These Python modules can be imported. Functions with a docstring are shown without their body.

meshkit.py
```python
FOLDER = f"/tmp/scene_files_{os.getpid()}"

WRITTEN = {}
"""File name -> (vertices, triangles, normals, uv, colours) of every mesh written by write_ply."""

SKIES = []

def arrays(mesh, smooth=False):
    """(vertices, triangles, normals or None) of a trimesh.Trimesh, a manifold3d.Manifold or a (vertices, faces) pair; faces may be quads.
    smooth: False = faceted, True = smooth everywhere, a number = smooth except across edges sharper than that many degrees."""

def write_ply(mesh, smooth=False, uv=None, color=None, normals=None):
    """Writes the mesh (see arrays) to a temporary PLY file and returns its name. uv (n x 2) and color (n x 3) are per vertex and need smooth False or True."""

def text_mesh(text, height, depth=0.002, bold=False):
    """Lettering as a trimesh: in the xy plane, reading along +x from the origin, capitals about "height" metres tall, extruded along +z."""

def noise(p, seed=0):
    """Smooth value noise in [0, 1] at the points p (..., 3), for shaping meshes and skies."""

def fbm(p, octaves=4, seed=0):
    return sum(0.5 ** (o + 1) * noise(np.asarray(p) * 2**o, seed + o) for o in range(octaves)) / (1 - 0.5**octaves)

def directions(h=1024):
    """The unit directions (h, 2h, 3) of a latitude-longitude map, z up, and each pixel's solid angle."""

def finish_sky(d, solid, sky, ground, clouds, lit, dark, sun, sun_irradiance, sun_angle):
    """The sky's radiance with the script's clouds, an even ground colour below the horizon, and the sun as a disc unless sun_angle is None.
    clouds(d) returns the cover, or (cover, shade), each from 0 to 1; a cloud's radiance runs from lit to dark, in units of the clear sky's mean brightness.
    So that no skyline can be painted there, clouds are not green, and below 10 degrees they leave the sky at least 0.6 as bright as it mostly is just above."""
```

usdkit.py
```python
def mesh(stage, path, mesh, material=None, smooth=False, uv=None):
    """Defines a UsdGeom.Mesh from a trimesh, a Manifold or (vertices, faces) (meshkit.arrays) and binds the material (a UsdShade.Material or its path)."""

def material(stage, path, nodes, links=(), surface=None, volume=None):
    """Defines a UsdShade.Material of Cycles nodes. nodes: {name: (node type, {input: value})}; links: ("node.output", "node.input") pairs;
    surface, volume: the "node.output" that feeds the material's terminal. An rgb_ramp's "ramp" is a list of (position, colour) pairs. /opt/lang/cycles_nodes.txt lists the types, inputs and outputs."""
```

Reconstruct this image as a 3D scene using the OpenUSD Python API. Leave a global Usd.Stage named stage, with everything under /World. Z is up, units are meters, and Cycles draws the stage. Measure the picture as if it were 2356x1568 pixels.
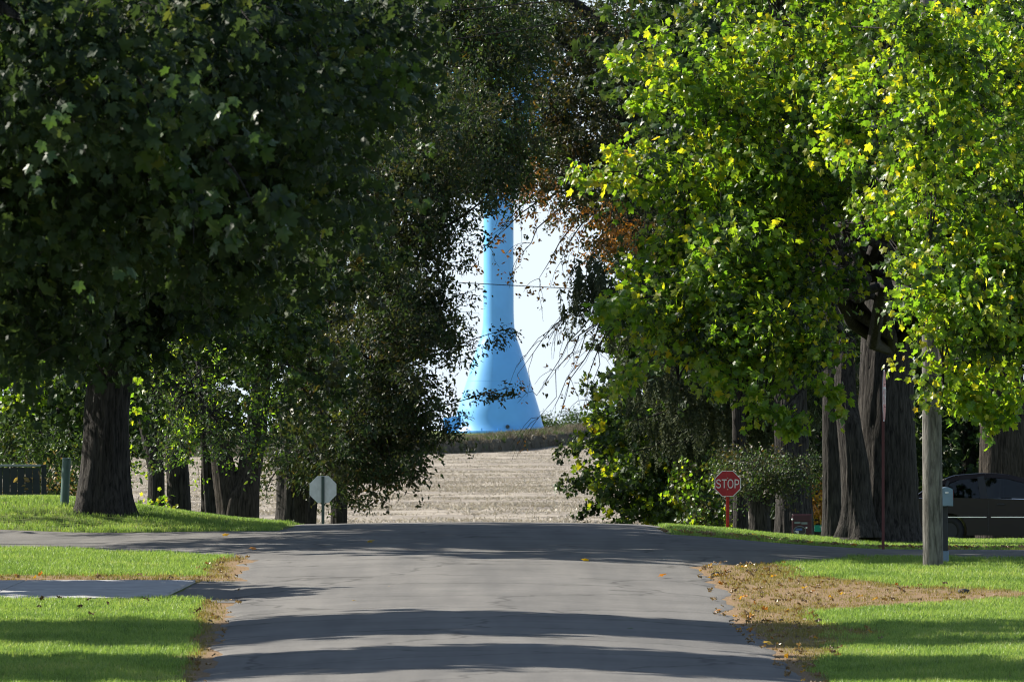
import math, random
import numpy as np, trimesh, usdkit, meshkit
from pxr import Usd, UsdGeom, UsdLux, UsdShade, Sdf, Gf, Vt
from scipy.interpolate import PchipInterpolator
from shapely.geometry import Polygon, Point

# ---------------------------------------------------------------- stage, camera, sky, sun
stage = Usd.Stage.CreateInMemory()
UsdGeom.SetStageUpAxis(stage, "Z"); UsdGeom.SetStageMetersPerUnit(stage, 1.0)
W = UsdGeom.Xform.Define(stage, "/World"); stage.SetDefaultPrim(W.GetPrim())
UsdGeom.Scope.Define(stage, "/World/Looks")
CAMZ, FRAME = 3.0, 0.12                     # camera height; picture width per metre of distance
cam = UsdGeom.Camera.Define(stage, "/World/camera")
cam.CreateHorizontalApertureAttr(24.0); cam.CreateVerticalApertureAttr(24.0 * 681 / 1024); cam.CreateFocalLengthAttr(200.0)
cam.CreateVerticalApertureOffsetAttr(206 / 2356 * 24.0)
cam.CreateFStopAttr(8.0); cam.CreateFocusDistanceAttr(165.0)
cam.CreateExposureAttr(1.22)
cam.AddTranslateOp().Set(Gf.Vec3d(0, 0, CAMZ)); cam.AddRotateXOp().Set(90.0)
AZ, EL = math.radians(-66), math.radians(36)          # sun: left of the view and well ahead
SUN = np.array([math.sin(AZ) * math.cos(EL), math.cos(AZ) * math.cos(EL), math.sin(EL)])
sky = UsdLux.DomeLight.Define(stage, "/World/sky")
usdkit.material(stage, "/World/Looks/sky", {
    "sky": ("sky_texture", {"sky_type": "single_scattering", "sun_disc": False, "sun_elevation": EL, "sun_rotation": AZ, "aerosol_density": 0.6, "ozone_density": 1.6}),
    "tc": ("texture_coordinate", {}), "sep": ("separate_xyz", {}), "low": ("rgb_ramp", {"ramp": [(0.0, (0.92,) * 3), (0.1, (0.75,) * 3), (0.25, (0.22,) * 3), (1.0, (0.05,) * 3)]}),
    "m": ("mapping", {"scale": (3.0, 3.0, 9.0)}), "n": ("noise_texture", {"scale": 1.0, "detail": 6.0, "roughness": 0.55}), "cl": ("rgb_ramp", {"ramp": [(0.45, (0.0,) * 3), (0.8, (0.3,) * 3)]}),
    "mx": ("math", {"math_type": "maximum"}), "w": ("mix", {"color2": (6.4, 7.4, 8.4)}),
    "bg": ("background_shader", {"strength": 0.06})},
    [("tc.generated", "sep.vector"), ("sep.z", "low.fac"), ("tc.generated", "m.vector"), ("m.vector", "n.vector"), ("n.fac", "cl.fac"), ("low.color", "mx.value1"), ("cl.color", "mx.value2"), ("mx.value", "w.fac"), ("sky.color", "w.color1"), ("w.color", "bg.color")], surface="bg.background")
UsdShade.MaterialBindingAPI.Apply(sky.GetPrim()).Bind(UsdShade.Material.Get(stage, "/World/Looks/sky"))
sun = UsdLux.DistantLight.Define(stage, "/World/sun")
sun.CreateNormalizeAttr(True); sun.CreateIntensityAttr(1.25); sun.CreateAngleAttr(0.5); sun.CreateColorAttr(Gf.Vec3f(1.0, 0.93, 0.82))
zx = np.cross([0, 0, 1], SUN); zx /= np.linalg.norm(zx); yy = np.cross(SUN, zx)
sun.AddTransformOp().Set(Gf.Matrix4d(*zx, 0, *yy, 0, *SUN, 0, 0, 0, 50, 1))

# ---------------------------------------------------------------- helpers
USED = {}
def path_for(name, parent=None):
    base = (parent.GetPath().pathString if parent else "/World") + "/" + name
    n = USED.get(base, 0); USED[base] = n + 1
    return base if n == 0 else f"{base}_{n:03d}"
def tag(o, label=None, cat=None, group=None, kind=None):
    p = o.GetPrim()
    for k, v in (("label", label), ("category", cat), ("group", group), ("kind", kind)):
        if v: p.SetCustomDataByKey(k, v)
    return p
def thing(name, label, cat, loc=(0, 0, 0), rz=0, group=None):
    x = UsdGeom.Xform.Define(stage, path_for(name)); x.AddTranslateOp().Set(Gf.Vec3d(*map(float, loc)))
    if rz: x.AddRotateZOp().Set(float(rz))
    return tag(x, label, cat, group)
def obj(name, mesh, mat, parent=None, smooth=False, kind=None, label=None):
    m = usdkit.mesh(stage, path_for(name, parent), mesh, "/World/Looks/" + mat, smooth=smooth)
    return tag(m, label, None, None, kind)
def fprim(prim, name, values):
    UsdGeom.PrimvarsAPI(prim).CreatePrimvar(name, Sdf.ValueTypeNames.FloatArray, "vertex").Set(Vt.FloatArray.FromNumpy(np.asarray(values, np.float32)))
def at(xd, yd, D):
    """a point D metres down the street, by its place in a 2356 x 1568 survey grid of the view"""
    return np.array([(xd - 1178) / 2356 * FRAME * D, D, CAMZ - (yd - 990) / 2356 * FRAME * D])
def pm(D): return 2356 / (FRAME * D)
def cat_(*ms): return trimesh.util.concatenate([m for m in ms if m is not None])
def box(size, c=(0, 0, 0), bev=0.0):
    b = trimesh.creation.box(size)
    if bev:
        s = np.array(size) / 2; pts = []
        for sx in (-1, 1):
            for sy in (-1, 1):
                for sz in (-1, 1):
                    e = np.array([sx, sy, sz])
                    for k in range(3):
                        d = s - bev; d[k] = s[k]; pts.append(e * d)
        b = trimesh.convex.convex_hull(np.array(pts))
    b.apply_translation(c); return b
def tube(pts, radii, sides=8, caps=True):
    pts = np.asarray(pts, float); n = len(pts); radii = np.broadcast_to(np.asarray(radii, float), (n,))
    t = np.gradient(pts, axis=0); t /= np.maximum(np.linalg.norm(t, axis=1, keepdims=True), 1e-9)
    ref = np.array([0, 1, 0.]) if abs(t[:, 1]).mean() < .8 else np.array([1, 0, 0.])
    u = np.cross(t, ref); u /= np.maximum(np.linalg.norm(u, axis=1, keepdims=True), 1e-9); v = np.cross(t, u)
    a = np.arange(sides) / sides * 2 * np.pi
    V = pts[:, None] + radii[:, None, None] * (np.cos(a)[None, :, None] * u[:, None] + np.sin(a)[None, :, None] * v[:, None])
    V = V.reshape(-1, 3); i = np.arange(n - 1)[:, None] * sides; j = np.arange(sides)[None]; k = (j + 1) % sides
    q = np.stack([i + j, i + k, i + sides + k, i + sides + j], -1).reshape(-1, 4)
    F = np.vstack([q[:, [0, 2, 1]], q[:, [0, 3, 2]]])
    if caps:
        V = np.vstack([V, pts[0], pts[-1]]); b = len(V) - 2; j = np.arange(sides); k = (j + 1) % sides; o = (n - 1) * sides
        F = np.vstack([F, np.stack([np.full(sides, b), j, k], 1), np.stack([np.full(sides, b + 1), o + k, o + j], 1)])
    return trimesh.Trimesh(V, F, process=False)
def lathe(prof, sides=32):
    """prof: (radius, z) rows"""
    prof = np.asarray(prof, float); a = np.arange(sides) / sides * 2 * np.pi; n = len(prof)
    V = np.stack([prof[:, :1] * np.cos(a), prof[:, :1] * np.sin(a), np.repeat(prof[:, 1:], sides, 1)], -1).reshape(-1, 3)
    i = np.arange(n - 1)[:, None] * sides; j = np.arange(sides)[None]; k = (j + 1) % sides
    q = np.stack([i + j, i + k, i + sides + k, i + sides + j], -1).reshape(-1, 4)
    return trimesh.Trimesh(V, np.vstack([q[:, [0, 1, 2]], q[:, [0, 2, 3]]]), process=False)
def bez(a, b, sag=0.0, n=7, wob=0.0, rng=None, up=0.0):
    a, b = np.asarray(a, float), np.asarray(b, float); t = np.linspace(0, 1, n)[:, None]
    L = np.linalg.norm(b - a); p = a + (b - a) * t + np.array([0, 0, 1.]) * ((up * 4 * t * (1 - t)) - sag * t * t) * L
    if wob: p[1:-1] += rng.normal(0, wob * L, (n - 2, 3))
    return p
def smoothstep(a, b, x): t = np.clip((np.asarray(x, float) - a) / (b - a), 0, 1); return t * t * (3 - 2 * t)

# ---------------------------------------------------------------- materials
def mat(name, nodes, links, surface="p.BSDF"): return usdkit.material(stage, "/World/Looks/" + name, nodes, links, surface=surface)
def plain(name, col, rough=0.6, metallic=0.0, var=0.12, scale=6.0, spec=0.4, coat=0.0):
    c0 = tuple(x * (1 - var) for x in col); c1 = tuple(min(1, x * (1 + var)) for x in col)
    mat(name, {"tc": ("texture_coordinate", {}), "n": ("noise_texture", {"scale": scale, "detail": 5.0, "roughness": 0.6}),
               "r": ("rgb_ramp", {"ramp": [(0.3, c0), (0.7, c1)]}), "p": ("principled_bsdf", {"roughness": rough, "metallic": metallic, "specular_ior_level": spec, "coat_weight": coat})},
        [("tc.object", "n.vector"), ("n.fac", "r.fac"), ("r.color", "p.base_color")])
def bark(name, dark, light, sc=1.0, strength=1.0):
    mat(name, {"g": ("geometry", {}), "m": ("mapping", {"scale": (9 * sc, 9 * sc, 1.3 * sc)}), "n": ("noise_texture", {"scale": 1.6, "detail": 6.0, "roughness": 0.65, "distortion": 0.4}),
               "n2": ("noise_texture", {"scale": 1.3, "detail": 3.0}), "r": ("rgb_ramp", {"ramp": [(0.36, dark), (0.62, light)]}),
               "mx": ("mix", {"mix_type": "multiply", "fac": 0.5}), "r2": ("rgb_ramp", {"ramp": [(0.3, (0.55, 0.55, 0.5)), (0.7, (1, 1, 1))]}),
               "b": ("bump", {"strength": strength, "distance": 0.05}), "p": ("principled_bsdf", {"roughness": 0.9, "specular_ior_level": 0.15})},
        [("g.position", "m.vector"), ("m.vector", "n.vector"), ("g.position", "n2.vector"), ("n.fac", "r.fac"), ("n2.fac", "r2.fac"), ("r.color", "mx.color1"), ("r2.color", "mx.color2"),
         ("mx.color", "p.base_color"), ("n.fac", "b.height"), ("b.normal", "p.normal")])
bark("bark_grey", (0.012, 0.011, 0.011), (0.06, 0.055, 0.05), 1.5, 1.2)
bark("bark_dark", (0.01, 0.009, 0.009), (0.05, 0.046, 0.042), 1.5, 1.2)
bark("bark_brown", (0.013, 0.011, 0.009), (0.06, 0.05, 0.041), 1.5, 1.2)
bark("pole_wood", (0.06, 0.058, 0.053), (0.19, 0.183, 0.17), 1.6, 0.4)
def leafmat(name, ramp, transl=(1.6, 1.5, 0.6), mixf=0.42, rough=0.42, spec=0.45, nscale=0.55, wn=0.55):
    """colour from the leaf's own value, the sprig's and a slow change through the crown"""
    mat(name, {"a": ("attribute", {"attribute": "leafv"}), "o": ("object_info", {}), "g": ("geometry", {}), "n": ("noise_texture", {"scale": nscale, "detail": 3.0}),
               "m1": ("math", {"math_type": "multiply_add", "value2": 0.6, "value3": -0.3}), "m2": ("math", {"math_type": "multiply_add", "value2": 0.25, "value3": -0.125}),
               "m3": ("math", {"math_type": "multiply_add", "value2": wn * 2.2, "value3": 0.5 - wn * 1.1}), "s1": ("math", {"math_type": "add"}), "s2": ("math", {"math_type": "add", "use_clamp": True}),
               "r": ("rgb_ramp", {"ramp": ramp}), "tm": ("mix", {"mix_type": "multiply", "fac": 1.0, "color2": transl}),
               "p": ("principled_bsdf", {"roughness": rough, "specular_ior_level": spec}), "t": ("translucent_bsdf", {}), "x": ("mix_closure", {"fac": mixf})},
        [("a.fac", "m1.value1"), ("o.random", "m2.value1"), ("g.position", "n.vector"), ("n.fac", "m3.value1"), ("m1.value", "s1.value1"), ("m2.value", "s1.value2"), ("s1.value", "s2.value1"), ("m3.value", "s2.value2"),
         ("s2.value", "r.fac"), ("r.color", "p.base_color"), ("r.color", "tm.color1"), ("tm.color", "t.color"), ("p.BSDF", "x.closure1"), ("t.BSDF", "x.closure2")], surface="x.closure")
leafmat("leaf_shade", [(0.0, (0.014, 0.027, 0.016)), (0.45, (0.021, 0.039, 0.02)), (0.8, (0.033, 0.057, 0.024)), (1.0, (0.075, 0.09, 0.026))], spec=0.22, rough=0.55, wn=0.4)  # shade of the left crowns is put into this darker, cooler leaf colour
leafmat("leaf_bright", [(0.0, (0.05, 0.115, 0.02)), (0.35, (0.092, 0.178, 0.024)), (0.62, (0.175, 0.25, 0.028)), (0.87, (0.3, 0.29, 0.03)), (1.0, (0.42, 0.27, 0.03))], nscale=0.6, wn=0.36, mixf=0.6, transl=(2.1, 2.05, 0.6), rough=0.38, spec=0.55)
leafmat("leaf_brown", [(0.0, (0.018, 0.027, 0.014)), (0.5, (0.03, 0.04, 0.017)), (0.78, (0.05, 0.048, 0.018)), (0.92, (0.11, 0.07, 0.02)), (1.0, (0.22, 0.13, 0.02))], nscale=0.4, wn=0.45)
leafmat("leaf_mid", [(0.0, (0.02, 0.04, 0.016)), (0.5, (0.034, 0.07, 0.02)), (0.85, (0.06, 0.105, 0.025)), (1.0, (0.14, 0.15, 0.03))])
leafmat("leaf_orange", [(0.0, (0.1, 0.06, 0.02)), (0.4, (0.2, 0.1, 0.025)), (0.7, (0.34, 0.15, 0.025)), (1.0, (0.45, 0.24, 0.03))], transl=(1.4, 1.2, 0.7))
leafmat("leaf_yellow", [(0.0, (0.2, 0.17, 0.02)), (0.5, (0.4, 0.27, 0.02)), (1.0, (0.5, 0.26, 0.03))], transl=(1.4, 1.3, 0.6))
leafmat("leaf_dry", [(0.0, (0.1, 0.07, 0.04)), (0.4, (0.24, 0.16, 0.075)), (0.7, (0.4, 0.29, 0.11)), (1.0, (0.55, 0.46, 0.22))], mixf=0.2, nscale=3.0, wn=0.3)
leafmat("needle", [(0.0, (0.03, 0.042, 0.026)), (0.6, (0.062, 0.078, 0.045)), (1.0, (0.11, 0.115, 0.06))], mixf=0.2, transl=(1.2, 1.2, .8), rough=0.75, spec=0.1)
leafmat("leaf_curled", [(0.0, (0.02, 0.016, 0.012)), (0.5, (0.05, 0.036, 0.024)), (1.0, (0.12, 0.085, 0.05))], mixf=0.1, nscale=3.0, wn=0.3, rough=0.8, spec=0.1)
leafmat("grass_blade", [(0.0, (0.07, 0.13, 0.036)), (0.4, (0.165, 0.265, 0.07)), (0.75, (0.255, 0.345, 0.1)), (1.0, (0.38, 0.37, 0.18))], nscale=0.9, wn=0.5, mixf=0.45, transl=(1.5, 1.5, .8), spec=0.25)
leafmat("grass_thin", [(0.0, (0.12, 0.125, 0.04)), (0.5, (0.2, 0.175, 0.065)), (1.0, (0.28, 0.2, 0.1))], nscale=0.8, wn=0.4, mixf=0.3, spec=0.2)
leafmat("grass_dry", [(0.0, (0.05, 0.045, 0.035)), (0.55, (0.11, 0.095, 0.07)), (1.0, (0.26, 0.22, 0.15))], nscale=0.1, wn=0.4, mixf=0.25, spec=0.2, transl=(1.2, 1.2, 1.0))  # dry grass, darkened so its colour carries the shade on the bank face
leafmat("straw", [(0.0, (0.15, 0.13, 0.1)), (0.5, (0.3, 0.265, 0.215)), (1.0, (0.42, 0.38, 0.31))], nscale=0.1, wn=0.3, mixf=0.2, spec=0.2, transl=(1.2, 1.2, 1.0))
# ground sheet
mat("turf_soil", {"g": ("geometry", {}), "n": ("noise_texture", {"scale": 1.1, "detail": 6.0}), "n2": ("noise_texture", {"scale": 30.0, "detail": 3.0}), "r": ("rgb_ramp", {"ramp": [(0.3, (0.07, 0.1, 0.025)), (0.7, (0.12, 0.15, 0.04))]}),
    "a": ("attribute", {"attribute": "bare"}), "r2": ("rgb_ramp", {"ramp": [(0.3, (0.12, 0.08, 0.045)), (0.7, (0.27, 0.19, 0.115))]}), "x": ("mix", {}), "b": ("bump", {"strength": 0.6, "distance": 0.03}), "p": ("principled_bsdf", {"roughness": 0.95, "specular_ior_level": 0.1})},
    [("g.position", "n.vector"), ("g.position", "n2.vector"), ("n.fac", "r.fac"), ("n2.fac", "r2.fac"), ("a.fac", "x.fac"), ("r.color", "x.color1"), ("r2.color", "x.color2"), ("x.color", "p.base_color"), ("n2.fac", "b.height"), ("b.normal", "p.normal")])
mat("asphalt", {"g": ("geometry", {}), "n": ("noise_texture", {"scale": 0.5, "detail": 8.0, "roughness": 0.7}), "m": ("mapping", {"scale": (2.2, 0.12, 1.0)}), "n3": ("noise_texture", {"scale": 1.0, "detail": 5.0}), "n2": ("noise_texture", {"scale": 70.0, "detail": 3.0}),
    "r": ("rgb_ramp", {"ramp": [(0.3, (0.11, 0.109, 0.105)), (0.7, (0.17, 0.167, 0.16))]}), "r3": ("rgb_ramp", {"ramp": [(0.35, (0.84, 0.84, 0.85)), (0.65, (1.05, 1.04, 1.03))]}), "r2": ("rgb_ramp", {"ramp": [(0.3, (0.65, 0.65, 0.66)), (0.7, (1.25, 1.23, 1.2))]}),
    "x1": ("mix", {"mix_type": "multiply", "fac": 1.0}), "x2": ("mix", {"mix_type": "multiply", "fac": 0.8}), "wn": ("noise_texture", {"scale": 1.3, "detail": 4.0}), "wx": ("vector_math", {"math_type": "add"}), "vo": ("voronoi_texture", {"feature": "distance_to_edge", "scale": 0.28}), "cr": ("rgb_ramp", {"ramp": [(0.0, (0.45, 0.45, 0.45)), (0.008, (0.62, 0.62, 0.62)), (0.016, (1, 1, 1))]}), "x3": ("mix", {"mix_type": "multiply", "fac": 0.8}), "b": ("bump", {"strength": 0.5, "distance": 0.01}), "p": ("principled_bsdf", {"roughness": 0.9, "specular_ior_level": 0.2})},
    [("g.position", "n.vector"), ("g.position", "n2.vector"), ("g.position", "m.vector"), ("m.vector", "n3.vector"), ("n3.fac", "r3.fac"), ("n.fac", "r.fac"), ("n2.fac", "r2.fac"), ("r.color", "x1.color1"), ("r3.color", "x1.color2"), ("x1.color", "x2.color1"), ("r2.color", "x2.color2"), ("g.position", "wn.vector"), ("g.position", "wx.vector1"), ("wn.color", "wx.vector2"), ("wx.vector", "vo.vector"), ("vo.distance", "cr.fac"), ("x2.color", "x3.color1"), ("cr.color", "x3.color2"),
     ("x3.color", "p.base_color"), ("n2.fac", "b.height"), ("b.normal", "p.normal")])
plain("concrete", (0.33, 0.33, 0.33), 0.85, var=0.15, scale=3.0, spec=0.2)
mat("field_stubble", {"g": ("geometry", {}), "m": ("mapping", {"mapping_type": "texture", "scale": (11.0, 3.8, 3.0), "rotation": (0, 0, 1.2)}), "n": ("noise_texture", {"scale": 1.0, "detail": 8.0, "roughness": 0.7}), "m2": ("mapping", {"mapping_type": "texture", "scale": (3.0, 1.2, 1.0), "rotation": (0, 0, 1.2)}), "n2": ("noise_texture", {"scale": 1.0, "detail": 6.0, "roughness": 0.75}),
    "r": ("rgb_ramp", {"ramp": [(0.36, (0.135, 0.12, 0.105)), (0.47, (0.23, 0.205, 0.176)), (0.64, (0.33, 0.295, 0.25))]}), "r2": ("rgb_ramp", {"ramp": [(0.38, (0.68, 0.67, 0.66)), (0.62, (1.2, 1.2, 1.17))]}), "x": ("mix", {"mix_type": "multiply", "fac": 0.9}), "p": ("principled_bsdf", {"roughness": 0.95, "specular_ior_level": 0.1})},
    [("g.position", "m.vector"), ("m.vector", "n.vector"), ("g.position", "m2.vector"), ("m2.vector", "n2.vector"), ("n.fac", "r.fac"), ("n2.fac", "r2.fac"), ("r.color", "x.color1"), ("r2.color", "x.color2"), ("x.color", "p.base_color")])
plain("tower_paint", (0.13, 0.41, 0.78), 0.4, var=0.09, scale=0.25, spec=0.4)
plain("tower_dark", (0.03, 0.04, 0.05), 0.6)
plain("sign_red", (0.3, 0.012, 0.018), 0.45)
plain("post_red", (0.5, 0.035, 0.02), 0.5)
plain("sign_white", (0.62, 0.62, 0.62), 0.45)
plain("sign_back", (0.5, 0.51, 0.53), 0.5, metallic=0.3)
plain("post_green", (0.03, 0.05, 0.045), 0.6)
plain("post_rust", (0.1, 0.03, 0.027), 0.6)
plain("street_green", (0.0, 0.2, 0.12), 0.45)
plain("bollard_green", (0.06, 0.11, 0.1), 0.5)
plain("mailbox_blue", (0.16, 0.24, 0.32), 0.5)
plain("dark_wood", (0.03, 0.032, 0.035), 0.8)
plain("fence_teal", (0.014, 0.02, 0.022), 0.75)
plain("rail_grey", (0.15, 0.18, 0.18), 0.7)
plain("car_paint", (0.007, 0.0035, 0.0035), 0.3, coat=0.1, var=0.03, spec=0.3)
plain("chrome", (0.6, 0.6, 0.62), 0.2, metallic=1.0)
plain("rubber", (0.015, 0.015, 0.016), 0.8)
plain("car_trim", (0.02, 0.02, 0.022), 0.5)
plain("car_lamp", (0.35, 0.02, 0.02), 0.2)
plain("car_inside", (0.06, 0.055, 0.05), 0.8)
plain("maroon_paint", (0.045, 0.012, 0.017), 0.4)
plain("emblem_blue", (0.06, 0.1, 0.25), 0.5)
plain("box_tan", (0.4, 0.35, 0.29), 0.8)
plain("wire_black", (0.008, 0.008, 0.009), 0.8, spec=0.1)
plain("reflector", (0.75, 0.75, 0.75), 0.3)
mat("car_glass", {"f": ("fresnel", {"IOR": 1.5}), "t": ("transparent_bsdf", {"color": (0.45, 0.5, 0.5)}), "g": ("glossy_bsdf", {"color": (0.9, 0.9, 0.9), "roughness": 0.02}), "x": ("mix_closure", {})},
    [("f.fac", "x.fac"), ("t.BSDF", "x.closure1"), ("g.BSDF", "x.closure2")], surface="x.closure")

# ---------------------------------------------------------------- terrain
_prof = PchipInterpolator([-60, 0, 40, 80, 92, 100, 110, 126, 134, 145, 152, 165, 200, 253, 300, 500, 760, 842, 1200, 5000],
                          [1.5, 1.4, 0.5, 0.12, 0.29, 0.44, 0.56, 1.0, 1.16, 1.29, 1.30, 1.05, -0.3, -0.75, -0.45, 0.25, 1.05, 2.6, 2.75, 2.9])
def hgt(x, y):
    x, y = np.asarray(x, float), np.asarray(y, float)
    z = _prof(y)
    on = smoothstep(144.5, 153, y) * (1 - smoothstep(185, 215, y))
    z = z + on * 0.6 * smoothstep(-3.4, -8.4, x)
    z = z - smoothstep(128, 146, y) * (1 - smoothstep(200, 230, y)) * (0.30 * smoothstep(2.0, 6.5, x) + 0.12 * smoothstep(-3.4, -8.0, x))
    near = smoothstep(75, 90, y) * (1 - smoothstep(205, 230, y))
    z = z + near * 0.05 * (meshkit.noise(np.stack([x * 0.35, y * 0.2, 0 * x], -1), 5) - 0.5) * smoothstep(3.2, 5.0, abs(x))
    return z
def road_l(y): return np.interp(y, [0, 92, 98.7, 110, 126, 152, 300], [-3.3, -3.38, -3.46, -3.68, -3.95, -3.9, -3.9])
def road_r(y): return np.interp(y, [0, 92, 98.7, 110, 118, 126, 152, 300], [3.3, 3.22, 3.08, 2.87, 2.95, 2.7, 2.6, 2.6])
def cross_near(x): return 131.0 - 0.33 * np.asarray(x, float) * 1.0
def cross_far(x): return 143.5 - 0.38 * np.asarray(x, float)
def bare(x, y):
    """how bare and leaf-strewn the verge is, 0 to 1"""
    x, y = np.asarray(x, float), np.asarray(y, float)
    n = meshkit.fbm(np.stack([x * 0.9, y * 0.35, 0 * x], -1), 3, 11) - 0.5
    r0 = x - road_r(y); l0 = road_l(y) - x; rin, lin = r0 > -0.6, l0 > -0.6; r, l = np.maximum(r0, 0), np.maximum(l0, 0)
    yc = 117.2 + 0.0 * x; hw = np.interp(r, [0, 1.0, 2.5, 3.5, 4.2, 8], [6.5, 5.0, 3.2, 1.5, 0.7, 0.45])
    m = smoothstep(1.25, 0.6, abs(y - yc) / hw + n * 0.9) * rin
    m = np.maximum(m, rin * (r0 < 4) * smoothstep(1.3, 0.3, r / np.interp(y, [90, 95, 99, 104, 110], [0.2, 0.25, 0.9, 1.5, 1.3]) + n * 1.2) * (y < 132))
    m = np.maximum(m, lin * smoothstep(1.3, 0.4, l / np.interp(y, [90, 98, 104, 112, 124, 134], [0.15, 0.3, 0.35, 0.5, 0.6, 0.3]) + n * 1.2) * (y < 134))
    m = np.maximum(m, lin * smoothstep(1.2, 0.5, abs(y - 121.7) / 1.0 + n) * (l < 8))
    m = np.maximum(m, 0.8 * smoothstep(0.35, 0.7, 0.5 + n * 1.4) * smoothstep(1.1, 0.4, abs(y - (cross_far(x) + 1.0)) / 2.0) * (x > 1.5))
    return np.clip(m, 0, 1)
def sheet(xs, ys, dz=0.0):
    X, Y = np.meshgrid(xs, ys); V = np.stack([X, Y, hgt(X, Y) + dz], -1).reshape(-1, 3); nx = len(xs)
    i = np.arange(len(ys) - 1)[:, None] * nx + np.arange(nx - 1)[None]
    q = np.stack([i, i + 1, i + nx + 1, i + nx], -1).reshape(-1, 4)
    return trimesh.Trimesh(V, np.vstack([q[:, [0, 1, 2]], q[:, [0, 2, 3]]]), process=False)
xs = np.unique(np.concatenate([np.linspace(-14, 14, 113), [-4000, -2000, -900, -400, -200, -120, -80, -60, -45, -35, -28, -22, -18, 18, 22, 28, 35, 45, 60, 80, 120, 200, 400, 900, 2000, 4000]]))
ys = np.unique(np.concatenate([np.linspace(84, 170, 173), np.linspace(170, 300, 66), np.linspace(-60, 84, 25), np.linspace(300, 860, 60), [900, 1000, 1200, 1600, 2200, 3000, 5000]]))
g = sheet(xs, ys)
go = obj("ground", g, "turf_soil", smooth=True, kind="structure"); fprim(go, "bare", bare(g.vertices[:, 0], g.vertices[:, 1]))
# ploughed field: its own sheet
fx = np.concatenate([[-700, -400, -250, -160], np.linspace(-110, 110, 45), [160, 250, 400, 700]]); fy = np.linspace(262, 812, 140)
f = sheet(fx, fy, 0.03); f.vertices[:, 2] += 0.10 * meshkit.noise(f.vertices * [0.05, 0.2, 0], 2)
obj("field", f, "field_stubble", smooth=True, kind="structure")
# main road with uneven edges
def strip(ys, lo, hi, n, dz, crown_=0.035):
    t = np.r_[0, 0.006, 0.03, np.linspace(0.08, 0.92, n - 6), 0.97, 0.994, 1][None]; drop = np.r_[1, 0.25, np.zeros(n - 4), 0.25, 1][None]; X = lo[:, None] * (1 - t) + hi[:, None] * t; Y = np.repeat(np.asarray(ys)[:, None], n, 1)
    V = np.stack([X, Y, hgt(X, Y) + dz - drop * (dz + 0.015) + crown_ * (1 - (2 * t - 1) ** 2)], -1).reshape(-1, 3)
    i = np.arange(len(ys) - 1)[:, None] * n + np.arange(n - 1)[None]; q = np.stack([i, i + 1, i + n + 1, i + n], -1).reshape(-1, 4)
    return trimesh.Trimesh(V, np.vstack([q[:, [0, 1, 2]], q[:, [0, 2, 3]]]), process=False)
ry = np.unique(np.concatenate([np.linspace(20, 84, 33), np.linspace(84, 150, 331), np.linspace(150, 262, 57)]))
def wob(y, s): return 0.22 * (meshkit.fbm(np.stack([y * 1.1, 0 * y, 0 * y], -1), 4, s) - 0.5) * 2
flare_l = 2.6 * smoothstep(128.5, 132.5, ry) ** 2 * (ry < 140); flare_r = 2.4 * smoothstep(124.5, 128.5, ry) ** 2 * (ry < 138)
obj("road", strip(ry, road_l(ry) - wob(ry, 3) - flare_l, road_r(ry) + wob(ry, 8) + flare_r, 21, 0.016, np.interp(ry, [20, 116, 128, 150], [0.12, 0.12, 0.07, 0.045])[:, None]), "asphalt", smooth=True, kind="structure")
cx = np.linspace(-45, 45, 181)
lo, hi = cross_near(cx) + 0.5 * wob(cx, 21), cross_far(cx) + 0.5 * wob(cx, 22)
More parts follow.
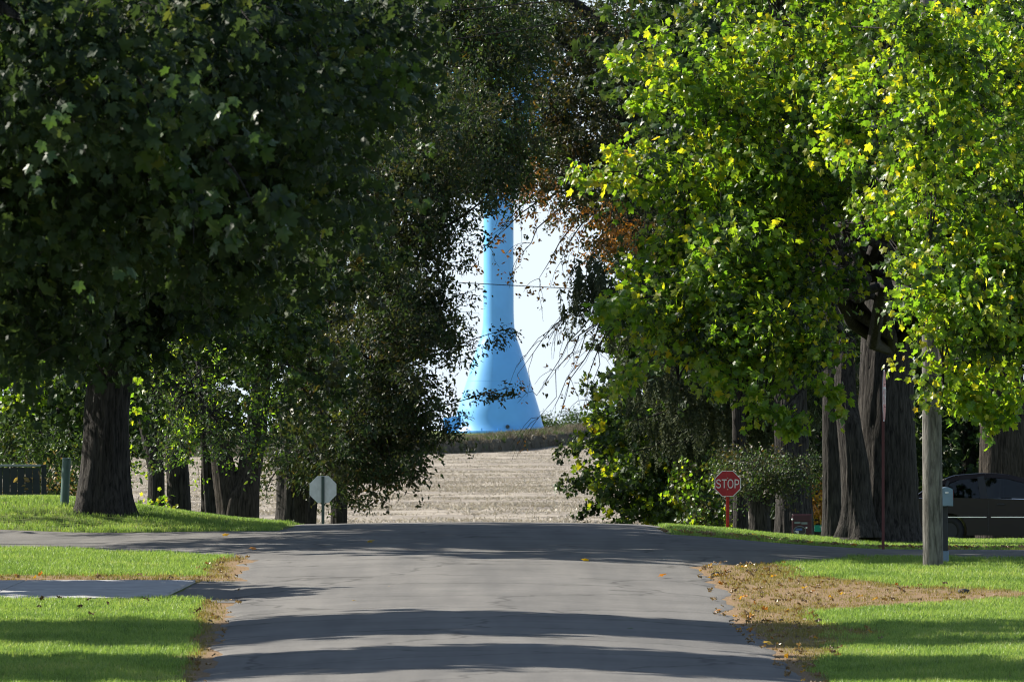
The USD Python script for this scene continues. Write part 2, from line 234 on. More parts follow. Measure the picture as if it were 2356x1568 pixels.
t = np.r_[0, 0.006, np.linspace(0.06, 0.94, 8), 0.994, 1][None]; Yc = lo[:, None] * (1 - t) + hi[:, None] * t; Xc = np.repeat(cx[:, None], 12, 1)
V = np.stack([Xc, Yc, hgt(Xc, Yc) + 0.010 - 0.025 * ((t == 0) | (t == 1))], -1).reshape(-1, 3); i = np.arange(180)[:, None] * 12 + np.arange(11)[None]; q = np.stack([i, i + 12, i + 13, i + 1], -1).reshape(-1, 4)
obj("cross_street", trimesh.Trimesh(V, np.vstack([q[:, [0, 1, 2]], q[:, [0, 2, 3]]]), process=False), "asphalt", smooth=True, kind="structure")
# concrete driveway slabs and asphalt apron on the left
dr = stage.GetPrimAtPath(UsdGeom.Xform.Define(stage, path_for("driveway")).GetPath()); tag(dr, kind="structure")
D0, D1 = 115.6, 120.6
for k in range(10):
    xa, xb = -4.62 - 2.4 * (k + 1) + 0.012, -4.62 - 2.4 * k - 0.012
    for (ya, yb) in ((D0, (D0 + D1) / 2 - 0.012), ((D0 + D1) / 2 + 0.012, D1)):
        sk = 0.35 * 0
        X = np.array([xa, xb, xb, xa]); Y = np.array([ya, ya, yb, yb]); Z = hgt(X, Y)
        X = X + (Y - 118) * 0.06
        V = np.vstack([np.c_[X, Y, Z + 0.035], np.c_[X, Y, Z - 0.08]])
        F = [[0, 1, 2], [0, 2, 3]] + [f_ for a in range(4) for f_ in ([a, a + 4, (a + 1) % 4 + 4], [a, (a + 1) % 4 + 4, (a + 1) % 4])]
        obj("slab", trimesh.Trimesh(V, F, process=False), "concrete", dr)
ay = np.linspace(D0 - 0.6, D1 + 0.4, 26)
obj("driveway_apron", strip(ay, np.full(26, -4.6) + (ay - 118) * 0.06 + 0.3 * wob(ay, 31), road_l(ay) + 0.5, 10, 0.006, 0.0), "asphalt", smooth=True, kind="structure")

# ---------------------------------------------------------------- leaves and sprigs
MAPLE = [(0, 0.02), (-0.08, 0.2), (0.02, 0.42), (0.18, 0.3), (0.34, 0.47), (0.58, 0.55), (0.58, 0.34), (0.55, 0.22), (0.74, 0.24), (0.8, 0.13), (0.98, 0)]
OVATE = [(0, 0.02), (0.3, 0.24), (0.65, 0.2), (1, 0)]
SLIM = [(0, 0.02), (0.28, 0.16), (0.42, 0.3), (0.52, 0.12), (0.75, 0.14), (1, 0)]
def leaf_shape(kind):
    half = {"maple": MAPLE, "ovate": OVATE, "slim": SLIM}[kind]
    up = half; dn = [(x, -y) for x, y in half[1:-1]][::-1]
    ring = np.array(up + dn); c = np.array([[0.38, 0.0]])
    P = np.vstack([c, ring]); n = len(ring)
    z = -0.4 * abs(P[:, 1]) + 0.25 * P[:, 1] ** 2 - 0.3 * (P[:, 0] - 0.2) ** 2
    V = np.c_[P, z] - [0.0, 0, 0]
    F = np.array([[0, 1 + i, 1 + (i + 1) % n] for i in range(n)])
    return V, F[:, ::-1]
def frames(d, n):
    x = d / np.linalg.norm(d, axis=1, keepdims=True); z = n - (n * x).sum(1, keepdims=True) * x; z /= np.maximum(np.linalg.norm(z, axis=1, keepdims=True), 1e-9)
    return np.stack([x, np.cross(z, x), z], -1)      # columns
def place_leaves(shape, pos, R, size):
    V, F = shape
    P = np.einsum("nij,vj->nvi", R, V) * np.asarray(size)[:, None, None] + pos[:, None]
    N = len(pos); faces = (F[None] + (np.arange(N) * len(V))[:, None, None]).reshape(-1, 3)
    return P.reshape(-1, 3), faces
def sprig_leaves(rng, kind, n, size, length, spread):
    s = rng.uniform(0.15, 1.05, n); pos = np.c_[s * length, rng.normal(0, spread, n), rng.normal(-0.03, spread, n) - 0.15 * length * s ** 2]
    d = np.c_[rng.normal(0.35, 0.7, n), rng.normal(0, 0.8, n), rng.normal(-0.6, 0.5, n)]
    nn = np.c_[rng.normal(0.3, 0.75, n), rng.normal(0, 0.8, n), rng.normal(0.5, 0.55, n)]
    V, F = place_leaves(leaf_shape(kind), pos, frames(d, nn), size * rng.uniform(0.65, 1.2, n))
    return V, F, np.repeat(rng.uniform(0, 1, n), len(leaf_shape(kind)[0]))
def quats(yaw, pitch, roll):
    cy, sy, cp, sp, cr, sr = np.cos(yaw / 2), np.sin(yaw / 2), np.cos(pitch / 2), np.sin(pitch / 2), np.cos(roll / 2), np.sin(roll / 2)
    return np.stack([cr * cp * cy + sr * sp * sy, sr * cp * cy - cr * sp * sy, cr * sp * cy + sr * cp * sy, cr * cp * sy - sr * sp * cy], 1)
def instancer(path, protos, pos, quat, scale, idx):
    """protos: list of list of (name, V, F, leafv or None, material)"""
    pi = UsdGeom.PointInstancer.Define(stage, path); targets = []
    for k, parts in enumerate(protos):
        px = UsdGeom.Xform.Define(stage, f"{path}/sprig_{k:03d}")
        for (nm, V, F, lv, m) in parts:
            me = usdkit.mesh(stage, f"{path}/sprig_{k:03d}/{nm}", (V, F), "/World/Looks/" + m)
            if lv is not None: fprim(me, "leafv", lv)
        targets.append(px.GetPath())
    pi.CreatePrototypesRel().SetTargets(targets)
    pi.CreatePositionsAttr(Vt.Vec3fArray.FromNumpy(np.asarray(pos, np.float32)))
    pi.CreateOrientationsAttr(Vt.QuathArray([Gf.Quath(float(a), float(b), float(c), float(d)) for a, b, c, d in quat]))
    sc = np.asarray(scale, np.float32); sc = np.repeat(sc[:, None], 3, 1) if sc.ndim == 1 else sc
    pi.CreateScalesAttr(Vt.Vec3fArray.FromNumpy(np.ascontiguousarray(sc)))
    pi.CreateProtoIndicesAttr(Vt.IntArray.FromNumpy(np.asarray(idx, np.int32)))
    return pi
def make_sprigs(rng, kind, mats, n, size, length, spread, twig=True):
    out = []
    for m in mats:
        V, F, lv = sprig_leaves(rng, kind, n, size, length, spread)
        parts = [("leaves", V, F, lv, m)]
        if twig:
            tw = tube(bez((0, 0, 0), (length * 0.95, 0, -0.13 * length), n=4), np.linspace(0.006, 0.002, 4), 3, False)
            parts.append(("twig", tw.vertices, tw.faces, None, "bark_dark"))
        out.append(parts)
    return out
def crown(tree, blobs, mats, kind="maple", n=16, size=0.13, length=0.5, spread=0.1, per=7, clump=0.4, seed=1, droop=0.25, origin=None, twig=True, limbs=None, limb_r=0.09, limb_mat="bark_dark", big=0, shell=0.55, sc_rng=(0.8, 1.25)):
    """blobs: (xd, yd, D, half width, half height in grid steps, half depth in m, clumps). Leaves in clumps through the blobs, limbs to the blobs, twigs to the clumps"""
    rng = np.random.default_rng(seed); pos, out, twigs, subs = [], [], [], []
    base = np.array(tree.GetAttribute("xformOp:translate").Get())
    for bi, (xd, yd, D, rx, rz, ryd, ns) in enumerate(blobs):
        c = at(xd, yd, D); r = np.array([rx / pm(D), ryd, rz / pm(D)])
        u = rng.normal(size=(ns, 3)); u /= np.linalg.norm(u, axis=1, keepdims=True); rad = shell + (1 - shell) * rng.uniform(0, 1, (ns, 1)) ** 0.7
        rad = np.where(rng.uniform(size=(ns, 1)) < 0.3, rng.uniform(0.2, 0.9, (ns, 1)), rad)
        sub = c + u * rad * r; subs.append(sub)
        if limbs is not None and ns >= 12:
            a = np.array(limbs[min(bi, len(limbs) - 1)] if np.ndim(limbs[0]) else limbs)
            L = np.linalg.norm(c - a); lp = bez(a, c + [0, 0, -0.1 * r[2]], sag=0.06, n=9, wob=0.018, rng=rng, up=0.06)
            rr = min(limb_r, 0.02 + 0.022 * L)
            obj("limb", tube(lp - base, np.linspace(rr, 0.022, 9), 7), limb_mat, tree, smooth=True)
            for s in sub[: min(ns, 26)]:
                k = int(rng.integers(4, 9)); twigs.append(tube(bez(lp[k], s, sag=0.12, n=5, wob=0.03, rng=rng, up=0.08) - base, np.linspace(0.016, 0.005, 5), 4, False))
        for s, uu in zip(sub, u):
            k = max(2, int(rng.poisson(per))); p = s + rng.normal(0, clump, (k, 3)) * [1, 1, 0.75]
            pos.append(p); out.append(np.repeat(np.arctan2(uu[1], uu[0]), k) + rng.normal(0, 0.9, k))
    pos, out = np.vstack(pos), np.concatenate(out); N = len(pos)
    protos = make_sprigs(rng, kind, mats, n, size, length, spread, twig)
    q = quats(out, rng.normal(droop, 0.4, N), rng.normal(0, 0.5, N))
    if twigs: obj("twigs", cat_(*twigs), limb_mat, tree, kind="stuff")
    pi = instancer(path_for("crown", tree), protos, pos - base, q, rng.uniform(*sc_rng, N), rng.integers(0, len(protos), N)); tag(pi, kind="stuff")
    if big:                                   # single leaves one can pick out, on the near side of the crown
        order = np.argsort(pos[:, 1] + rng.uniform(0, 1.5, N)); vis = [k for k in order if abs(pos[k, 0]) < 0.06 * pos[k, 1] and pos[k, 2] < CAMZ + 990 / pm(pos[k, 1])][:big]
        for k in vis:
            d = np.array([[rng.normal(0, 0.5), rng.normal(-0.3, 0.3), -0.9]]); nn = np.array([[rng.normal(0, 0.5), -0.8, 0.5 + rng.normal(0, 0.3)]])
            V, F = place_leaves(leaf_shape(kind), pos[k:k + 1] - base + rng.normal(0, 0.1, 3), frames(d, nn), [size * rng.uniform(0.95, 1.25)])
            lf = obj("leaf", (V, F), mats[int(rng.integers(len(mats)))], tree); fprim(lf, "leafv", np.full(len(V), rng.uniform(0.3, 1.0)))
    return pos
def spray(tree, pts, n, mats, kind, size, seed, width=0.12, length=0.35, taper=True, twig_r=0.02, m="bark_dark"):
    """a bough along pts with sprigs set close to it"""
    rng = np.random.default_rng(seed); base = np.array(tree.GetAttribute("xformOp:translate").Get())
    pts = np.array([at(*p) for p in pts]); L = np.linspace(0, 1, len(pts)); C = np.stack([PchipInterpolator(L, pts[:, k])(np.linspace(0, 1, 14)) for k in range(3)], 1)
    obj("bough", tube(C - base, np.linspace(twig_r, 0.005, 14), 5), m, tree, smooth=True)
    s = rng.uniform(0.1, 1, n) ** 0.8; P = np.stack([np.interp(s, np.linspace(0, 1, 14), C[:, k]) for k in range(3)], 1) + rng.normal(0, 1, (n, 3)) * (width * (1.2 - 0.7 * s[:, None] if taper else 1))
    d = C[-1] - C[0]; yaw = np.arctan2(d[1], d[0]) + rng.normal(0, 0.8, n)
    pi = instancer(path_for("bough_leaves", tree), make_sprigs(rng, kind, mats, 9, size, length, 0.08, False), P - base, quats(yaw, rng.normal(0.15, 0.35, n), rng.normal(0, 0.5, n)), rng.uniform(0.7, 1.1, n), rng.integers(0, len(mats), n)); tag(pi, kind="stuff")
def trunk_mesh(pts, radii, seed=0, flare=0.45, sides=72, step=0.1, ridge=0.075, lobes=5):
    pts = np.asarray(pts, float); L = np.concatenate([[0], np.cumsum(np.linalg.norm(np.diff(pts, axis=0), axis=1))])
    n = max(6, int(L[-1] / step)); s = np.linspace(0, L[-1], n); P = np.stack([PchipInterpolator(L, pts[:, k])(s) for k in range(3)], 1); R = PchipInterpolator(L, radii)(s)
    a = np.arange(sides) / sides * 2 * np.pi; rs = np.random.default_rng(seed); ph = rs.uniform(0, 6.28, 3)
    fl = flare * np.exp(-s / (R[0] * 0.9))[:, None] * (0.55 + 0.45 * np.sin(lobes * a + ph[0])[None])
    q = np.stack([np.cos(a)[None] * 8 + 0 * s[:, None], np.sin(a)[None] * 8 + 0 * s[:, None], s[:, None] * 0.55 + 0 * a[None]], -1)
    nz = meshkit.fbm(q * 1.5, 3, seed) - 0.5; lump = meshkit.noise(q * [0.2, 0.2, 0.9], seed + 7) - 0.5
    rr = R[:, None] * (1 + fl + ridge * 2.6 * nz + 0.16 * lump)
    V = np.stack([P[:, 0:1] + rr * np.cos(a), P[:, 1:2] + rr * np.sin(a), np.repeat(P[:, 2:], sides, 1)], -1).reshape(-1, 3)
    i = np.arange(n - 1)[:, None] * sides; j = np.arange(sides)[None]; k = (j + 1) % sides
    q = np.stack([i + j, i + k, i + sides + k, i + sides + j], -1).reshape(-1, 4)
    return trimesh.Trimesh(V, np.vstack([q[:, [0, 1, 2]], q[:, [0, 2, 3]]]), process=False)
def tree_at(name, label, xd, D, group=None, x=None):
    X = (xd - 1178) / pm(D) if x is None else x
    return thing(name, label, "tree", (X, D, float(hgt(X, D)) - 0.08), group=group)
def trunk(tree, rows, m, seed, **kw):
    """rows: (xd, yd, radius in grid steps) from the base up, at the tree's own distance; the base goes down to the ground"""
    b = np.array(tree.GetAttribute("xformOp:translate").Get()); D = b[1]
    pts = [at(x, y, D) - b for x, y, r in rows]; rad = [r / pm(D) for x, y, r in rows]
    if pts[0][2] > 0.15: pts.insert(0, np.array([pts[0][0], 0, -0.02])); rad.insert(0, rad[0] * 1.05)
    else: pts[0][2] = -0.02
    obj("trunk", trunk_mesh(pts, rad, seed, **kw), m, tree, smooth=True)
    return pts[-1] + b

# ================================================================ trees on the left
# near maple whose boughs hang into the top left of the view
T = tree_at("maple_tree", "near maple on the left whose large dark leaves hang over the top left corner", 0, 84, x=-9.0)
trunk(T, [(-1300, 1400, 110), (-1300, 900, 80), (-1250, 300, 65), (-1200, -300, 45)], "bark_grey", 1)
lb = [(-7.5, 83.5, 7.0), (-8.5, 82, 9), (-8.8, 85, 7.5)]
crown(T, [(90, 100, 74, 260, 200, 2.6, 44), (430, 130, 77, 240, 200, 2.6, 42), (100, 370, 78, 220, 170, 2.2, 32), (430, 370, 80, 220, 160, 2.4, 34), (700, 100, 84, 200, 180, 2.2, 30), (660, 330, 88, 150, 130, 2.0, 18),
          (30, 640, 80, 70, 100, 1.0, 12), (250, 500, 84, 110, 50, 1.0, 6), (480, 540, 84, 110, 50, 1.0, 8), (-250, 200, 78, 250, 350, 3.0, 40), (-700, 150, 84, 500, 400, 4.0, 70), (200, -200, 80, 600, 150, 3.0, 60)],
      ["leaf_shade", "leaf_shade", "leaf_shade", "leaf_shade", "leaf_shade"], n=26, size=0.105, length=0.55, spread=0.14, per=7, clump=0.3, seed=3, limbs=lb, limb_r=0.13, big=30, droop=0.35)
b = np.array(T.GetAttribute("xformOp:translate").Get())
for k, pts in enumerate([[(-200, -60, 73), (0, 15, 72), (60, 55, 72), (110, 100, 72)], [(60, 60, 74), (170, 120, 73), (250, 180, 72.5), (262, 290, 72.3)], [(230, 160, 73), (310, 175, 72.5), (340, 240, 72.3), (352, 300, 72.2)], [(330, 230, 76), (470, 330, 74), (530, 380, 73.5), (580, 470, 73)], [(420, 340, 75), (440, 450, 74.5), (445, 560, 74)], [(600, 90, 80), (760, 140, 79), (900, 170, 79)]]):
    spray(T, pts, 10, ["leaf_shade", "leaf_mid"], "maple", 0.17, 400 + k, 0.12, 0.4, twig_r=[0.075, 0.03, 0.025, 0.03, 0.014, 0.03][k])
for k, (xd, yd, D) in enumerate([(430, 160, 70), (545, 245, 70), (140, 250, 70), (90, 395, 70), (640, 480, 74), (240, 640, 72), (985, 480, 85)]):
    rng = np.random.default_rng(500 + k); c = at(xd, yd, D) - b; n = 5; p = c + rng.normal(0, 0.13, (n, 3)); d = np.c_[rng.normal(0, .8, n), rng.normal(-.4, .5, n), -np.ones(n)]; nn = np.c_[rng.normal(0, .9, n), -np.ones(n), 0.4 + rng.normal(0, .6, n)]
    for q in range(n):
        V, F = place_leaves(leaf_shape("maple"), p[q:q + 1], frames(d[q:q + 1], nn[q:q + 1]), [rng.uniform(0.09, 0.13)]); fprim(obj("leaf", (V, F), "leaf_mid", T), "leafv", np.full(len(V), rng.uniform(0.0, 0.6)))
# big trunk at the far left, beyond the cross street
T = tree_at("maple_tree", "thick dark furrowed trunk at far left beside the green post, crown above", 240, 150)
top = trunk(T, [(238, 1195, 66), (240, 1100, 56), (245, 950, 52), (262, 800, 48), (270, 600, 40), (280, 300, 30)], "bark_grey", 2, flare=0.3)
crown(T, [(60, 640, 150, 240, 100, 3.5, 36), (300, 620, 148, 260, 110, 3.5, 36), (270, 770, 147.5, 90, 40, 1.2, 12), (100, 420, 150, 300, 180, 5, 44), (420, 400, 150, 300, 180, 5, 44), (-300, 450, 150, 350, 200, 5, 40),
          (80, 470, 140, 420, 130, 3.5, 45), (420, 480, 139, 300, 120, 3.5, 45), (-330, 480, 137, 260, 120, 3.5, 40)],
      ["leaf_shade", "leaf_shade", "leaf_mid"], n=16, size=0.15, length=0.55, spread=0.12, per=6, clump=0.45, seed=5, limbs=[top + [0, 0, -2.0]], limb_r=0.16)
T = tree_at("understory_tree", "small low tree with bright yellow-green leaves left of the thick far left trunk", 130, 157)
trunk(T, [(215, 1150, 3.5), (210, 1000, 3), (190, 900, 2.5)], "bark_dark", 9)
crown(T, [(140, 880, 157, 45, 40, 0.8, 9), (80, 900, 157, 60, 60, 1, 10), (215, 935, 157, 60, 14, 0.6, 7), (310, 910, 158, 25, 45, 0.6, 7), (60, 830, 160, 90, 60, 1.2, 16)], ["leaf_bright", "leaf_mid", "leaf_shade", "leaf_shade"], n=14, size=0.12, length=0.4, per=4, clump=0.22, seed=11, limbs=[at(135, 950, 157)], limb_r=0.03)
# pair of trunks
grp = None
T = tree_at("maple_tree", "slender dark trunk just right of the thick far left trunk, lit along its left edge", 358, 172)
top = trunk(T, [(360, 1210, 21), (360, 1100, 19), (350, 1030, 20), (330, 960, 14), (300, 880, 10)], "bark_dark", 12, flare=0.2)
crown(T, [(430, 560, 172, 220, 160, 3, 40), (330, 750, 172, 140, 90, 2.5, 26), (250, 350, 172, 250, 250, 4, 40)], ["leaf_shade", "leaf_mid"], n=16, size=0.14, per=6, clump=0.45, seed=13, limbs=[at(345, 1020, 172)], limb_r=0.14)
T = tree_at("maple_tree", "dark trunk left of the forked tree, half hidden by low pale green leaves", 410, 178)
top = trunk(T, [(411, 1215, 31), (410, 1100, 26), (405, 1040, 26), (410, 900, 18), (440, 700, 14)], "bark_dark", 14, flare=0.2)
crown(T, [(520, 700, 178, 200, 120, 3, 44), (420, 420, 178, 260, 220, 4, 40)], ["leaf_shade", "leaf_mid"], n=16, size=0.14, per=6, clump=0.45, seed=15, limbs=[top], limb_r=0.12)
T = tree_at("young_tree", "thin pale young tree with sunlit green leaves between the dark trunks on the left", 460, 168)
trunk(T, [(480, 1210, 6), (470, 1050, 6), (465, 940, 6), (455, 830, 5)], "bark_grey", 16, flare=0.1)
crown(T, [(430, 880, 168, 110, 90, 1.3, 26), (500, 960, 168, 90, 70, 1.2, 20), (400, 980, 167, 60, 40, 0.8, 10), (430, 1030, 166, 50, 40, 0.8, 8), (350, 790, 168, 50, 70, 1.0, 10), (590, 900, 170, 60, 60, 1, 8), (560, 1010, 170, 60, 40, 1, 8)],
      ["leaf_mid", "leaf_shade", "leaf_shade", "leaf_bright"], kind="ovate", n=16, size=0.09, length=0.45, per=4, clump=0.26, seed=17, limbs=[at(465, 930, 168)], limb_r=0.03)
T = tree_at("forked_tree", "forked tree with two stems parting low above the grass on the left", 545, 190)
trunk(T, [(545, 1230, 52), (548, 1190, 45), (552, 1150, 42), (572, 1080, 28), (590, 980, 24), (602, 850, 21), (604, 700, 18), (600, 500, 14)], "bark_brown", 18, flare=0.2)
b = np.array(T.GetAttribute("xformOp:translate").Get())
obj("stem", trunk_mesh([at(535, 1185, 190) - b, at(522, 1110, 190) - b, at(510, 1050, 190) - b, at(490, 980, 190) - b, at(470, 800, 190.5) - b], [.34, .30, .24, .2, .14], 19, flare=0), "bark_brown", T, smooth=True)
crown(T, [(600, 640, 190, 200, 140, 3.2, 50), (560, 330, 190, 250, 220, 4, 50), (760, 500, 194, 160, 200, 3.5, 44), (640, 80, 190, 300, 200, 4, 50), (690, 860, 190, 80, 110, 2, 18)],
      ["leaf_shade", "leaf_shade", "leaf_mid", "leaf_brown"], n=16, size=0.14, per=6, clump=0.45, seed=21, limbs=[at(602, 760, 190)], limb_r=0.16)
# tree behind the back of the stop sign, its boughs reaching right over the field
T = tree_at("maple_tree", "grey trunk left of the pale octagon sign, dark boughs reaching across the water tower", 672, 214)
top = trunk(T, [(672, 1240, 40), (672, 1180, 37), (672, 1100, 35), (676, 1000, 33), (690, 850, 28), (720, 650, 24), (760, 400, 18)], "bark_grey", 22, flare=0.12)
TL = [top, at(690, 850, 214), at(700, 760, 214), at(710, 700, 214), at(720, 650, 214)]
crown(T, [(780, 930, 213, 140, 130, 2.8, 60), (880, 800, 212, 150, 130, 2.8, 60), (910, 650, 212, 105, 110, 2.6, 48), (900, 470, 212, 150, 150, 3.2, 60), (930, 980, 214, 75, 60, 1.8, 26), (880, 1030, 213, 90, 60, 1.8, 24), (800, 1080, 213, 80, 45, 1.5, 20),
          (720, 1030, 211, 80, 60, 1.4, 20), (1000, 300, 212, 130, 160, 3.5, 80), (970, 480, 212, 65, 90, 1.6, 34), (965, 760, 212, 65, 50, 1.5, 18), (960, 890, 212, 55, 60, 1.5, 18), (830, 250, 212, 180, 200, 4, 60)],
      ["leaf_shade", "leaf_shade", "leaf_brown", "leaf_brown"], kind="slim", n=18, size=0.14, length=0.5, per=6, clump=0.33, seed=23, limbs=[at(690, 850, 214), at(690, 850, 214), at(710, 700, 214), at(740, 500, 214), at(690, 850, 214)], limb_r=0.14, twig=True)
S = ["leaf_shade", "leaf_brown"]
spray(T, [(960, 840, 212), (1040, 800, 212), (1120, 770, 211.5), (1178, 755, 211)], 46, S, "slim", 0.13, 31, 0.16)
spray(T, [(960, 960, 212), (1050, 925, 212), (1120, 905, 211.5), (1182, 888, 211)], 40, S, "slim", 0.13, 32, 0.14)
spray(T, [(960, 720, 212), (1030, 690, 212), (1095, 665, 211)], 30, S, "slim", 0.13, 33, 0.16)
spray(T, [(960, 640, 212), (1010, 610, 212), (1075, 600, 211)], 26, S, "slim", 0.13, 34, 0.15)
spray(T, [(960, 540, 212), (1040, 560, 212), (1112, 545, 211)], 26, S, "slim", 0.13, 35, 0.15)
spray(T, [(780, 1050, 213), (850, 1075, 213), (930, 1095, 212)], 34, S, "slim", 0.13, 36, 0.14)
spray(T, [(740, 1100, 213), (790, 1125, 213), (845, 1160, 212)], 34, S, "slim", 0.13, 37, 0.14)
spray(T, [(960, 1000, 213), (1010, 985, 213), (1060, 985, 212)], 30, S, "slim", 0.13, 38, 0.15)
spray(T, [(800, 700, 213), (960, 560, 212), (1060, 500, 211), (1135, 440, 210)], 60, S, "slim", 0.13, 39, 0.3, twig_r=0.09)
spray(T, [(640, 1080, 212), (620, 1110, 212), (610, 1150, 212)], 16, S, "slim", 0.12, 40, 0.12)
spray(T, [(720, 1070, 213), (640, 1100, 212), (560, 1120, 216)], 20, S, "slim", 0.12, 41, 0.15)
# dense backing trees at left
for k, (xd, D, lab) in enumerate([(90, 236, "dark background tree closing the far left edge behind the hedge"), (480, 240, "dark background tree behind the forked tree"), (780, 246, "dark background tree high behind the grey trunk by the pale octagon")]):
    T = tree_at("background_tree", lab, xd, D); top = trunk(T, [(xd, 1270, 20), (xd, 900, 16), (xd, 500, 10)], "bark_dark", 50 + k)
    bl = [(xd, 720, D, 190, 150, 3, 34), (xd - 60, 420, D, 230, 200, 4, 40), (xd + 40, 80, D, 240, 230, 4, 40)] + ([(xd, 960, D, 170, 110, 2.5, 40), (xd - 40, 830, D, 160, 70, 2.5, 36), (xd + 200, 900, D, 130, 110, 2.5, 34)] if k == 0 else [(xd - 80, 900, D, 130, 90, 2.5, 22)] if k == 1 else [])
    crown(T, bl, ["leaf_shade", "leaf_brown" if k else "leaf_mid"], n=18, size=0.17, length=0.6, per=7, clump=0.55, seed=60 + k, limbs=[top], limb_r=0.1, twig=False)
# shrubs by the far left fence
for k, (xd, yd, D, rx, rz, m, lab) in enumerate([(30, 1010, 176, 80, 80, "leaf_mid", "tall shrub with pale lit leaves above the dark fence at the left edge"), (125, 1040, 180, 60, 90, "leaf_mid", "grey-green shrub between the fence end and the green post"),
                                                (110, 1120, 172, 45, 45, "leaf_dry", "low dry brown shrub at the foot of the fence by the green post"), (335, 1160, 170, 6, 14, "leaf_bright", "small bright yellow-green bush between two dark trunks on the left"),
                                                (300, 1040, 178, 26, 70, "leaf_bright", "yellow-green sapling just right of the thick far left trunk")]):
    X = (xd - 1178) / pm(D); T = thing("shrub", lab, "shrub", (X, D, float(hgt(X, D)) - 0.05)); b = np.array([X, D, float(hgt(X, D)) - 0.05])
    rng = np.random.default_rng(k); c = at(xd, yd, D) - b
    for s in range(3): obj("stem", tube(bez((rng.normal(0, 0.08), 0, 0), c + [rng.normal(0, 0.2), rng.normal(0, 0.2), 0], n=6, wob=0.03, rng=rng), np.linspace(0.03, 0.01, 6), 5), "bark_dark", T, smooth=True)
    crown(T, [(xd, yd, D, rx, rz, 0.8 if rx > 30 else 0.3, 26 if rx > 30 else 4)], [m, "leaf_shade", "leaf_mid"] if k != 3 else [m], kind="ovate" if k != 3 else "maple", n=16, size=0.1, length=0.4, per=5, clump=0.22, seed=70 + k)

# ================================================================ trees on the right
T = tree_at("maple_tree", "bright yellow-green sunlit maple with a massive dark trunk on the right", 2030, 150)
top = trunk(T, [(2035, 1250, 92), (2035, 1190, 76), (2040, 1100, 70), (2040, 900, 62), (2045, 700, 55), (2060, 400, 42), (2080, 0, 30)], "bark_grey", 80, flare=0.22)
b = np.array(T.GetAttribute("xformOp:translate").Get())
obj("stem", trunk_mesh([at(1975, 1235, 149.2) - b, at(1972, 1170, 149.2) - b, at(1968, 1080, 149.2) - b, at(1955, 980, 149.2) - b, at(1945, 900, 149.4) - b, at(1950, 780, 149.6) - b], [.36, .27, .24, .21, .19, .15], 81, flare=0.3), "bark_grey", T, smooth=True)
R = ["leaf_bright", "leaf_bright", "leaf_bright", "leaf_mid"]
LR = [at(2050, 600, 148), at(2055, 500, 148), at(2060, 400, 148)]
crown(T, [(1650, 190, 133, 120, 130, 1.6, 30), (1580, 400, 132, 120, 90, 1.5, 26), (1630, 580, 131, 130, 110, 1.5, 34), (1560, 700, 131, 100, 60, 1.1, 19), (1700, 740, 130, 110, 70, 1.2, 26), (1800, 765, 130, 70, 60, 0.9, 14), (1790, 630, 132, 110, 110, 1.5, 26), (1790, 380, 133, 140, 130, 1.7, 34),
          (1840, 130, 134, 160, 140, 1.8, 34), (2040, 270, 130, 150, 130, 1.8, 32), (2220, 110, 128, 150, 140, 1.8, 30), (2270, 370, 127, 130, 140, 1.8, 30), (2150, 500, 125.5, 90, 60, 1.0, 16), (2280, 590, 125, 80, 90, 1.1, 20), (2170, 640, 123.5, 50, 60, 0.6, 12), (2210, 720, 123.5, 40, 60, 0.5, 10), (2310, 730, 124, 50, 60, 0.7, 9), (2140, 300, 124, 50, 180, 0.6, 20), (2130, 60, 124, 60, 120, 0.7, 14),
          (2205, 850, 124, 25, 30, 0.3, 4), (1790, -120, 136, 190, 110, 2.0, 24), (2050, -120, 134, 350, 120, 3, 36), (2470, 350, 130, 130, 400, 2.5, 34)],
      R, n=17, size=0.112, length=0.5, spread=0.11, per=5, clump=0.28, seed=83, limbs=[at(2050, 700, 149), at(2055, 600, 149), at(2050, 800, 149)], limb_r=0.13, limb_mat="bark_grey", big=110, droop=0.3)
for k, pts in enumerate([[(1600, 170, 132), (1500, 150, 131.5), (1425, 140, 131)], [(1560, 240, 132), (1500, 220, 132), (1450, 230, 131)], [(1500, 340, 131), (1440, 350, 130.5), (1400, 350, 130)], [(1500, 420, 131), (1420, 395, 130.5), (1335, 395, 130)],
                         [(1520, 680, 130), (1450, 690, 129.5), (1385, 700, 129)], [(1520, 820, 130), (1450, 860, 129.5), (1415, 890, 129)], [(1620, 800, 130), (1640, 850, 129.5), (1650, 900, 129)], [(1740, 860, 129), (1745, 910, 129), (1735, 950, 128.8)], [(1880, 850, 129), (1900, 900, 129), (1912, 945, 129)],
                         [(2160, 820, 124.5), (2210, 880, 124), (2225, 935, 124)], [(2350, 850, 124.5), (2345, 920, 124.2), (2300, 942, 124)], [(2290, 930, 124), (2285, 950, 124), (2282, 965, 124)], [(1850, 920, 129), (1840, 950, 129), (1820, 955, 128.8)]]):
    spray(T, pts, 16 if k != 11 else 8, R[:3], "maple", 0.13, 90 + k, 0.09, 0.3, twig_r=0.012, m="bark_grey")
T = tree_at("maple_tree", "dark shaded trunk close behind the massive trunk on its left side", 1920, 160)
top = trunk(T, [(1922, 1250, 32), (1920, 1100, 27), (1918, 900, 25), (1915, 500, 18)], "bark_dark", 110, flare=0.15)
crown(T, [(1740, 760, 172, 190, 70, 3.5, 44), (1960, 700, 174, 150, 60, 3, 24), (1900, 380, 162, 280, 240, 4, 56), (1700, 100, 164, 260, 200, 4, 50), (2150, 150, 164, 260, 240, 4, 50)], ["leaf_shade", "leaf_mid"], n=16, size=0.16, per=6, clump=0.5, seed=111, limbs=[top + [0, 0, -1]], limb_r=0.12)
T = tree_at("maple_tree", "dark trunk at the far right edge behind the parked car", 2308, 188)
